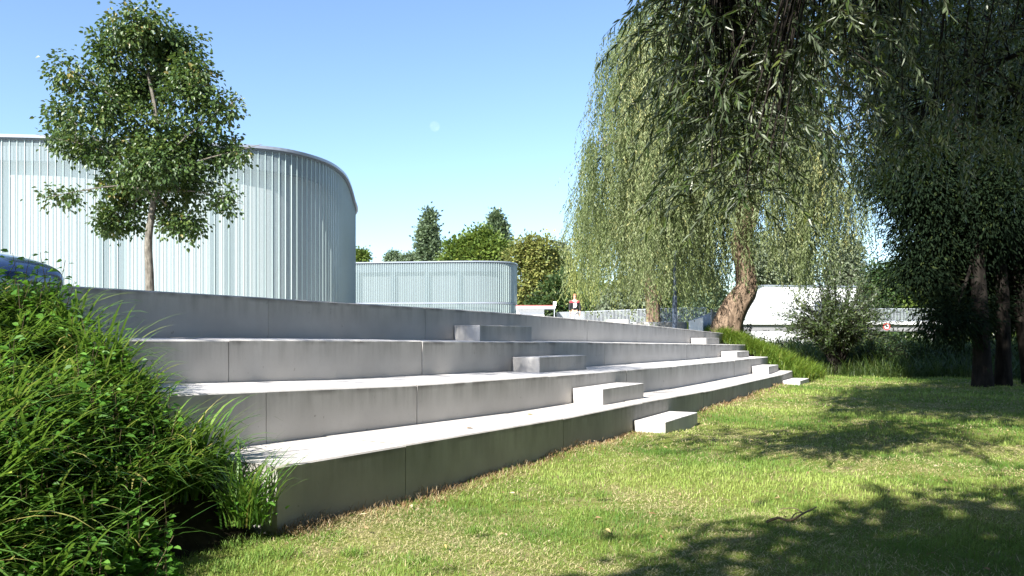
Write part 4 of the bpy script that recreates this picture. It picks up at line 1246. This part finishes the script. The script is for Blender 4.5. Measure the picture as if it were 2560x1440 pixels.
# hands: palm, thumb and four fingers
for sx_ in (1, -1):
    hb = A(.245 * sx_, -.09 if sx_ > 0 else -.13, .80)
    hv = [hb, hb + A(.004 * sx_, -.005, -.07)]; he = [(0, 1)]; hr = [(.022, .034), (.018, .036)]
    for f_, ln_ in zip((-.027, -.009, .009, .026), (.068, .078, .072, .055)):
        k = len(hv); hv += [hb + A(.004 * sx_, f_, -.085), hb + A(-.002 * sx_, f_ * 1.1, -.085 - ln_ * .5), hb + A(-.018 * sx_, f_ * 1.1, -.085 - ln_)]
        he += [(1, k), (k, k + 1), (k + 1, k + 2)]; hr += [.0095, .009, .008]
    k = len(hv); hv += [hb + A(-.01 * sx_, -.04, -.04), hb + A(-.016 * sx_, -.052, -.085)]; he += [(0, k), (k, k + 1)]; hr += [.011, .009]
    skin("hand", hv, he, hr, M['skin'], person, 1)
tv = [(0, 0, .93), (0, 0, 1.12), (0, -.01, 1.30), (0, 0, 1.43), (0, 0, 1.49), (.20, 0, 1.40), (.258, .02, 1.13), (.255, -.05, .92), (-.20, 0, 1.40), (-.258, -.02, 1.13), (-.255, -.09, .93)]
skin("sweatshirt", tv, [(0, 1), (1, 2), (2, 3), (3, 4), (3, 5), (5, 6), (6, 7), (3, 8), (8, 9), (9, 10)],
     [(.185, .13), (.18, .125), (.195, .135), (.14, .11), (.075, .07), .078, .062, .05, .078, .062, .05], M['top'], person)
jv = [(0, 0, .98), (.095, 0, .86), (.10, -.09, .50), (.10, -.02, .13), (-.095, 0, .86), (-.10, -.01, .50), (-.10, .19, .18)]
skin("trousers", jv, [(0, 1), (1, 2), (2, 3), (0, 4), (4, 5), (5, 6)], [(.165, .12), .10, .08, .065, .10, .08, .065], M['jeans'], person)
for sx_, y0, z0 in ((1, -.08, .05), (-1, .17, .08)):
    skin("shoe", [(.10 * sx_, y0 + .09, z0), (.10 * sx_, y0, z0), (.10 * sx_, y0 - .13, z0 - .012)], [(0, 1), (1, 2)], [(.045, .05), (.045, .045), (.04, .035)], M['shoe'], person, 1)
mb = MB()
for k in range(9):
    t = k / 8
for r_ in np.linspace(0.02, 1, 8):
    pass
th = np.linspace(0, 2 * math.pi, 20, endpoint=False); prof = [(0.0, .112), (.05, .104), (.08, .075), (.094, .03), (.096, -.01)]
V = np.array([[(rr * .92 * math.cos(t), rr * 1.1 * math.sin(t), z - (.055 if math.sin(t) > .1 and z < .04 else 0) + (.03 if math.sin(t) < -.5 and z < .05 else 0)) for t in th] for rr, z in prof])
i = np.arange(4)[:, None] * 20; j = np.arange(20)[None, :]; j2 = (j + 1) % 20
mb.add((V + A(0, -.01, 1.695)).reshape(-1, 3), np.stack([i + j, i + j2, i + 20 + j2, i + 20 + j], -1).reshape(-1, 4))
hobj = mb.build("hair", M['hair'], None, True, weld=True); hobj.parent = person
# face: eyes, nose, mouth
mb = MB()
for s_ in (-1, 1):
    mb = MB(); mb.lathe([(0, -.008), (.011, 0), (0, .008)], (.032 * s_, -.112, 1.675), 8); o_ = mb.build("eye", M['black_paint'], None); o_.parent = person
pass
mb = MB(); mb.add(np.array([(0, -.112, 1.68), (-.014, -.11, 1.635), (.014, -.11, 1.635), (0, -.137, 1.64)]), [[0, 1, 3], [0, 3, 2], [1, 2, 3]]); o_ = mb.build("nose", M['skin'], None); o_.parent = person
mb = MB(); mb.box((0, -.108, 1.605), (.045, .012, .01)); o_ = mb.build("mouth", M['red_paint'], None); o_.parent = person
mb = MB(); mb.add(np.array([(-.08, -.158, 1.33), (.07, -.158, 1.35), (.085, -.158, 1.22), (.06, -.153, 1.13), (-.085, -.153, 1.09), (-.07, -.158, 1.22)]), [[0, 5, 4, 3, 2, 1]])
o_ = mb.build("print", M['white_paint'], None); o_.parent = person
mb = MB(); mb.box((0, -.162, 1.22), (.06, .004, .014)); o_ = mb.build("print_lettering", M['black_paint'], None); o_.parent = person

# ------------------------------------------------------------------ planting on the near bank
def bank_pt(u, v):
    p = C0 + u[:, None] * UP + v[:, None] * TG
    p[:, 2] = bank_z(u)
    return p


bm_ = MB()
nt_ = 520
u = np.concatenate([RNG.uniform(0.05, 3.1, 260), RNG.choice([0, 1, 1], 260) * 0 + RNG.uniform(-0.2, 3.3, 260)]); v = np.concatenate([-np.abs(RNG.normal(0, 0.9, 260)) - 0.06, -RNG.uniform(0.3, 3.0, 260)])
ok = ~((u < 0.42) & (v > -1.1))
cen = bank_pt(u[ok], v[ok])
for c in cen:
    n = int(RNG.integers(12, 30))
    an = RNG.uniform(0, 6.283, n)
    ang = math.radians(-25)
    base = c + np.c_[RNG.normal(0, .045, n), RNG.normal(0, .045, n), np.full(n, -.03)]
    L_ = RNG.uniform(.45, 1.0, n) * RNG.uniform(.7, 1.15) * np.interp((c - C0) @ UP, [0, 1.2, 2.4], [.95, .9, .62]) * np.clip(1 + .35 * patch(c[0] * 2.2, c[1] * 2.2), .6, 1.35)
    dx = np.cos(an) + 0.45; dy = np.sin(an) - 0.35          # the bank leans them downhill
    blades(bm_, base, np.arctan2(dy, dx), L_, RNG.uniform(.05, .7, n), RNG.uniform(1.2, 2.6, n), RNG.uniform(.007, .0165, n), np.clip(RNG.normal(.48, .26, n) + RNG.normal(0, .15), 0, 1), 7)
tag(bm_.build("sedge_grass", M['blade'], None), "long arching green sedge blades covering the near bank", kind='stuff')

hm, st_ = MB(), MB()
n = 1350
u = RNG.uniform(-0.28, 3.0, n); v = -RNG.uniform(0.0, 3.1, n)
keep = (RNG.uniform(0, 1, n) < np.where(v > -0.5, np.where(u < .9, 0, .25), np.where((v > -1.0) & (u < .35), 0, np.interp(u + .35 * patch(u * 2, v * 2), [1.2, 1.9], [.85, .10]))))
u, v = u[keep], v[keep]
base = bank_pt(u, v)
for b0 in base:
    h = RNG.uniform(.22, .52)
    tip = b0 + A(RNG.normal(.05, .07), RNG.normal(-.06, .07), h)
    st_.tube([b0 - A(0, 0, .03), (b0 + tip) / 2 + RNG.normal(0, .015, 3), tip], [.004, .0035, .002], 4, False)
    m = int(RNG.integers(8, 13))
    t = np.linspace(.25, 1, m)[:, None]
    p = b0 * (1 - t) + tip * t
    an = np.arange(m) * 2.4 + RNG.uniform(0, 6)
    dd_ = np.c_[np.cos(an), np.sin(an), RNG.uniform(-.25, .45, m)]
    sz = RNG.uniform(.055, .105, m) * (1.15 - .45 * t[:, 0])
    leaves(hm, p + dd_ * .03, dd_, A(-.15, -.45, .8) + rand_dirs(m) * .5, sz, sz * .7, np.clip(RNG.normal(.42, .2, m) + RNG.normal(0, .08), 0, 1), True)
tag(hm.build("herb_leaves", M['lf_herb'], None), "broad bright green herb leaves massed on the lower bank", kind='stuff')
tag(st_.build("herb_stems", M['twig'], None), "thin stems among the herb leaves on the bank", kind='stuff')

# the single tuft in front of the lowest terrace corner
q = A(*(P(612, 1298, 5.75)))
root = thing("sedge_tuft", tuple(q), "single bright sedge tuft growing against the corner of the lowest terrace", "plant")
mb = MB(); n = 150; an = RNG.uniform(0, 6.283, n)
base = q + np.c_[RNG.normal(0, .07, n), RNG.normal(0, .06, n), np.full(n, -.04)]
blades(mb, base, an, RNG.uniform(.35, .8, n), RNG.uniform(.02, .45, n), RNG.uniform(.8, 2.2, n), RNG.uniform(.006, .011, n), np.clip(RNG.normal(.55, .2, n), 0, 1), 6)
mb.build("blades", M['blade'], root)
mb = MB(); n = 60; pq = q + np.c_[RNG.normal(0.02, .12, n), RNG.normal(-.05, .1, n), RNG.uniform(0, .2, n)]
leaves(mb, pq, rand_dirs(n) + A(0, 0, .2), A(0, 0, 1) + rand_dirs(n) * .4, .06, .035, np.clip(RNG.normal(.5, .2, n), 0, 1), True); mb.build("low_leaves", M['lf_herb'], root)

# bright sedge on the far bank
mb = MB()
tt_ = RNG.uniform(0, 1, 520); ss_ = RNG.choice([RNG.uniform(0, .1), RNG.uniform(0, .45)], 520) * 0 + np.where(RNG.uniform(0, 1, 520) < .5, RNG.uniform(-.02, .1, 520), RNG.uniform(0, .45, 520))
Ui = np.stack([np.interp(ss_, np.linspace(0, 1, 30), UPs[:, c]) for c in range(3)], -1); Li = np.stack([np.interp(ss_, np.linspace(0, 1, 30), LOWs[:, c]) for c in range(3)], -1)
cc = Ui * (1 - tt_[:, None]) + Li * tt_[:, None]; cc[:, 2] += .12 * np.sin(tt_ * math.pi)
for c in cc:
    n = 26; an = RNG.uniform(0, 6.283, n)
    blades(mb, c + np.c_[RNG.normal(0, .1, n), RNG.normal(0, .1, n), np.full(n, -.03)], np.arctan2(np.sin(an) - .4, np.cos(an) + .5), RNG.uniform(.35, .75, n), RNG.uniform(.05, .5, n), RNG.uniform(1.0, 2.2, n), RNG.uniform(.009, .015, n), np.clip(RNG.normal(.5, .2, n) + RNG.normal(0, .1), 0, 1), 4)
tag(mb.build("bank_sedge", M['blade_bright'], None), "bright yellow green sedge on the far grassy bank", kind='stuff')

# dark reeds and weeds along the river
mb = MB()
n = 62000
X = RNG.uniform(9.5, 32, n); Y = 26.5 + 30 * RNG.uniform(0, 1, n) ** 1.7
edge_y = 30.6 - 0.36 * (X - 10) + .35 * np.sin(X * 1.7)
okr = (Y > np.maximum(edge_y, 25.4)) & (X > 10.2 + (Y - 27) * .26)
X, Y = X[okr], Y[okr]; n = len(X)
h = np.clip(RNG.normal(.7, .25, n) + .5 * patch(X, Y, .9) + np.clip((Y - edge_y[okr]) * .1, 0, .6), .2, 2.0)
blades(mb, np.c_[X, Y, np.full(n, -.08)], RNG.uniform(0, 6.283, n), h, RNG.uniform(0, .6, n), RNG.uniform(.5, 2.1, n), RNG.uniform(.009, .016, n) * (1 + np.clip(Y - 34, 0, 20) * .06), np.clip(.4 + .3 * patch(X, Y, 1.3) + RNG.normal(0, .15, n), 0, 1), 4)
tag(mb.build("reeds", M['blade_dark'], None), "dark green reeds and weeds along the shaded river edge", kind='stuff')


def shrub(name, label, base, hgt, spread, nst, nlf, L, Wd, mat, stub=0.0, group=None, stem_mat=None, leafstart=.25):
    root = thing(name, tuple(base), label, "shrub", group)
    tb, cb = MB(), MB()
    head = base + A(0, 0, stub)
    if stub:
        tb.tube([base - A(0, 0, .1), base + A(.03, 0, stub * .5), head, head + A(0, 0, .18)], [.24, .2, .26, .12], 10)
    for k in range(nst):
        an = RNG.uniform(0, 6.283); s = math.sqrt(RNG.uniform(0, 1)) * spread
        tip = head + A(math.cos(an) * s, math.sin(an) * s, hgt * RNG.uniform(.2, 1) ** .7 * (1 - .45 * (s / spread) ** 2))
        mid = head * .55 + tip * .45 + A(0, 0, .18 * hgt) * (s / spread)
        lp = spline([head + RNG.normal(0, .05, 3) * A(1, 1, .3), mid, tip], 9)
        tb.tube(lp, np.linspace(.018, .004, 9), 4, False)
        m = nlf; t = RNG.uniform(leafstart, 1, m)
        p = np.stack([np.interp(t, np.linspace(0, 1, 9), lp[:, c]) for c in range(3)], -1)
        dv = unit(tip - mid) * .7 + rand_dirs(m) * .8
        leaves(cb, p + rand_dirs(m) * .06, dv, rand_dirs(m) + A(0, 0, .5), L * RNG.uniform(.7, 1.2, m), Wd, np.clip(RNG.normal(.4, .2, m), 0, 1))
    tb.build("stems", stem_mat or M['bark_dark'], root, smooth=True)
    cb.build("foliage", mat, root)


shrub("willow_bush", "dark pollard willow bush with many fanned twigs in front of the bridge", A(*P(2092, 935, 31.6)[:2], -.05), 4.6, 2.5, 420, 40, .18, .045, M['lf_willow'], 0.3)
shrub("leafy_shrub", "low dark shrub in front of the white wall, beside the far bank", A(*P(1905, 920, 36)[:2], -.05), 1.9, 1.3, 90, 30, .14, .045, M['lf_dark'], 0, "dark shrubs by the river")
shrub("leafy_shrub", "dark shrub behind the crooked willow trunk, under the bridge deck", A(*P(1860, 900, 44)[:2], 0.2), 2.5, 1.2, 80, 30, .16, .05, M['lf_dark'], 0, "dark shrubs by the river")
shrub("leafy_shrub", "dark shrub right of the pollard willow bush, below the round sign", A(*P(2185, 935, 34)[:2], -.05), 2.1, 2.0, 150, 26, .14, .045, M['lf_hedge'], 0, "dark shrubs by the river")
shrub("leafy_shrub", "dark shrub left of the riverside trunks among the reeds", A(*P(2330, 935, 34)[:2], -.05), 2.0, 2.2, 150, 26, .14, .045, M['lf_hedge'], 0, "dark shrubs by the river")
shrub("leafy_shrub", "dark shrub right behind the riverside trunks", A(*P(2540, 935, 32)[:2], -.05), 2.2, 2.2, 150, 28, .14, .045, M['lf_hedge'], 0, "dark shrubs by the river")

# ------------------------------------------------------------------ lawn grass
def on_lawn(X, Y, m=0.02):
    rel = np.c_[X, Y] - C0[:2]
    p0, p1 = np.array(TIERS[0]['P0']), np.array(TIERS[0]['P1'])
    dv = (p1 - p0) / np.linalg.norm(p1 - p0)
    r2 = np.c_[X, Y] - p0
    al = r2 @ dv; ac = r2 @ np.array([dv[1], -dv[0]])
    u_ = rel @ UP[:2]; v_ = rel @ TG[:2]
    return np.where(al > 0, (ac > m) | (al > np.linalg.norm(p1 - p0) + .02), u_ < 0.14)


gm = MB()


def grass(y0, y1, dens, L, Wd, kx=0.78, seg=2, thmax=1.9):
    area_n = int(dens * kx * (y1 ** 2 - y0 ** 2))
    Y = np.sqrt(RNG.uniform(y0 ** 2, y1 ** 2, area_n)); X = RNG.uniform(-kx, kx, area_n) * Y
    k = on_lawn(X, Y) & (Y < 31.5 - .36 * (X - 10) + 1.2)
    X, Y = X[k], Y[k]; n = len(X)
    pt = patch(X, Y, 1.0) + .5 * patch(X + 7, Y - 3, 3.1)
    straw = RNG.uniform(0, 1, n) < np.clip(.26 + .42 * pt, .03, .85)
    # thatch is swept up against the terrace foot
    rel = np.c_[X, Y] - np.array(TIERS[0]['P0']); dist = rel @ TIERS[0]['nrm']
    foot = (dist > 0) & (dist < .35) & (rel @ TG[:2] > 0)
    straw |= foot & (RNG.uniform(0, 1, n) < .3)
    tone = np.where(straw, RNG.uniform(.76, 1, n), np.clip(.42 + .28 * patch(X - 5, Y + 2, 1.6) + RNG.normal(0, .16, n), 0, .72))
    ln = L * RNG.uniform(.5, 1.35, n) * np.where(straw, 1.1, 1) * (1 + .35 * np.clip(-pt, -1, 1)) * np.where(foot, 1.1, 1)
    th0 = np.where(straw, RNG.uniform(.9, 1.5, n), RNG.uniform(.0, .8, n)); th1 = np.where(straw, RNG.uniform(1.2, 1.7, n), RNG.uniform(.4, thmax, n))
    z = ground_z(X, Y) - .004 + np.where(straw, RNG.uniform(0, .02, n), 0)
    blades(gm, np.c_[X, Y, z], RNG.uniform(0, 6.283, n), ln, th0, th1, np.full(n, Wd / 2) * RNG.uniform(.7, 1.3, n), tone, seg)


grass(3.6, 7.0, 4600, .042, .0042)
grass(7.0, 11.0, 1600, .045, .0065)
grass(11.0, 17.0, 520, .058, .011)
grass(17.0, 31.0, 170, .07, .02)
# ragged thatch swept up along the terrace foot
n = 9000
p0, p1 = np.array(TIERS[0]['P0']), np.array(TIERS[0]['P1']); dv = (p1 - p0) / np.linalg.norm(p1 - p0)
t = RNG.uniform(0, 1, n) ** 1.5 * np.linalg.norm(p1 - p0); o = np.abs(RNG.normal(0, .16, n)) * (1 + .6 * np.sin(t * 1.9) * np.sin(t * .7 + 1)) + .01
XY = p0 + t[:, None] * dv + o[:, None] * TIERS[0]['nrm']
hump = np.clip(.05 + .06 * np.sin(t * 2.7) * np.sin(t * 1.1 + 2) + .03 * np.sin(t * 7), 0, .12) * np.exp(-o / .15)
tm_ = MB()
blades(tm_, np.c_[XY, ground_z(XY[:, 0], XY[:, 1]) + RNG.uniform(-.2, 1, n) * hump], RNG.uniform(0, 6.283, n), RNG.uniform(.03, .085, n), RNG.uniform(.2, 1.4, n), RNG.uniform(.9, 2, n), np.full(n, .0022) * (1 + t * .09), np.clip(RNG.normal(.3, .25, n), 0, .9), 2)
tag(tm_.build('thatch', M['dead_leaf'], None), 'ragged brown dry thatch along the foot of the lowest terrace', kind='stuff')
tag(gm.build("lawn_grass", M['lawn_blade'], None), "short mown grass blades and dry clippings of the lawn", kind='stuff')
# longer darker tufts in the foreground lawn
fm = MB()
for x, y, s in ((790, 1350, 1), (720, 1385, .8), (880, 1385, .6), (1045, 1405, .7), (1500, 1240, .4), (640, 1390, .9), (1180, 1330, .4), (830, 1340, .6), (560, 1420, 1.0), (600, 1360, 1.0)):
    dd = EYE * F / (y - HZ); c = P(x, y, dd); n = int(170 * s) + 30; an = RNG.uniform(0, 6.283, n)
    blades(fm, c + np.c_[RNG.normal(0, .09 * s, n), RNG.normal(0, .09 * s, n), np.full(n, -.01)], an, RNG.uniform(.04, .09, n), RNG.uniform(.1, .9, n), RNG.uniform(.7, 1.9, n), RNG.uniform(.0018, .003, n), np.clip(RNG.normal(.3, .15, n), 0, .7), 3)
tag(fm.build("lawn_tufts", M['lawn_blade'], None), "darker green tufts of longer grass in the near lawn", kind='stuff')

# fallen leaves and bits on the lawn: uncountable litter; a few single ones on the treads
lm = MB(); n = 420
Y = np.sqrt(RNG.uniform(4.6 ** 2, 17 ** 2, n)); X = RNG.uniform(-.5, .7, n) * Y
k = on_lawn(X, Y, .05); X, Y = X[k], Y[k]; n = len(X)
an = RNG.uniform(0, 6.28, n)
leaves(lm, np.c_[X, Y, ground_z(X, Y) + RNG.uniform(.025, .05, n)], np.c_[np.cos(an), np.sin(an), RNG.normal(0, .25, n)], A(0, 0, 1) + rand_dirs(n) * .5, RNG.uniform(.03, .085, n), RNG.uniform(.012, .03, n), RNG.uniform(0, 1, n), True)
tag(lm.build("leaf_litter", M['dead_leaf'], None), "dry fallen willow leaves scattered over the lawn", kind='stuff')
for (x, y, k, tone, lab) in ((1318, 1037, 0, 1.0, "yellow fallen leaf on the lowest tread"), (1165, 1012 + 60, 0, .3, "small brown leaf bit on the lowest tread, left of the yellow leaf")):
    T = TIERS[k]
    dd = 10.0
    for _ in range(20):
        dd = (EYE - (tier_z(T, dd) + .012)) * F / (y - HZ)
    p = P(x, y, dd); p[2] = tier_z(T, dd) + .018
    mb = MB(); leaves(mb, p[None], A(1, .3, .05)[None], A(0, 0, 1)[None], .09, .045, np.array([tone]), True)
    tag(mb.build("fallen_leaf", M['dead_leaf'], None), lab, "leaf", "fallen leaves on the tread")

# the broken branch on the lawn
def lawn_pt(x, y, z=.03):
    dd = EYE * F / (y - HZ); p = P(x, y, dd); p[2] = float(ground_z(p[0], p[1])) + z; return p


root = thing("fallen_branch", tuple(lawn_pt(1960, 1308)), "thin forked dead branch lying on the lawn at the shade edge", "branch")
mb = MB()
mb.tube(spline([lawn_pt(1917, 1314), lawn_pt(1945, 1308, .05), lawn_pt(1975, 1312, .04), lawn_pt(2008, 1300, .07), lawn_pt(2042, 1275, .05)], 14), np.linspace(.012, .005, 14), 6)
mb.tube(spline([lawn_pt(1975, 1312, .04), lawn_pt(1990, 1296, .06), lawn_pt(2010, 1291, .05)], 8), np.linspace(.007, .003, 8), 5)
mb.tube(spline([lawn_pt(2008, 1300, .07), lawn_pt(1985, 1288, .08), lawn_pt(1946, 1279, .05)], 8), np.linspace(.006, .003, 8), 5)
mb.build("wood", M['twig'], root, smooth=True)
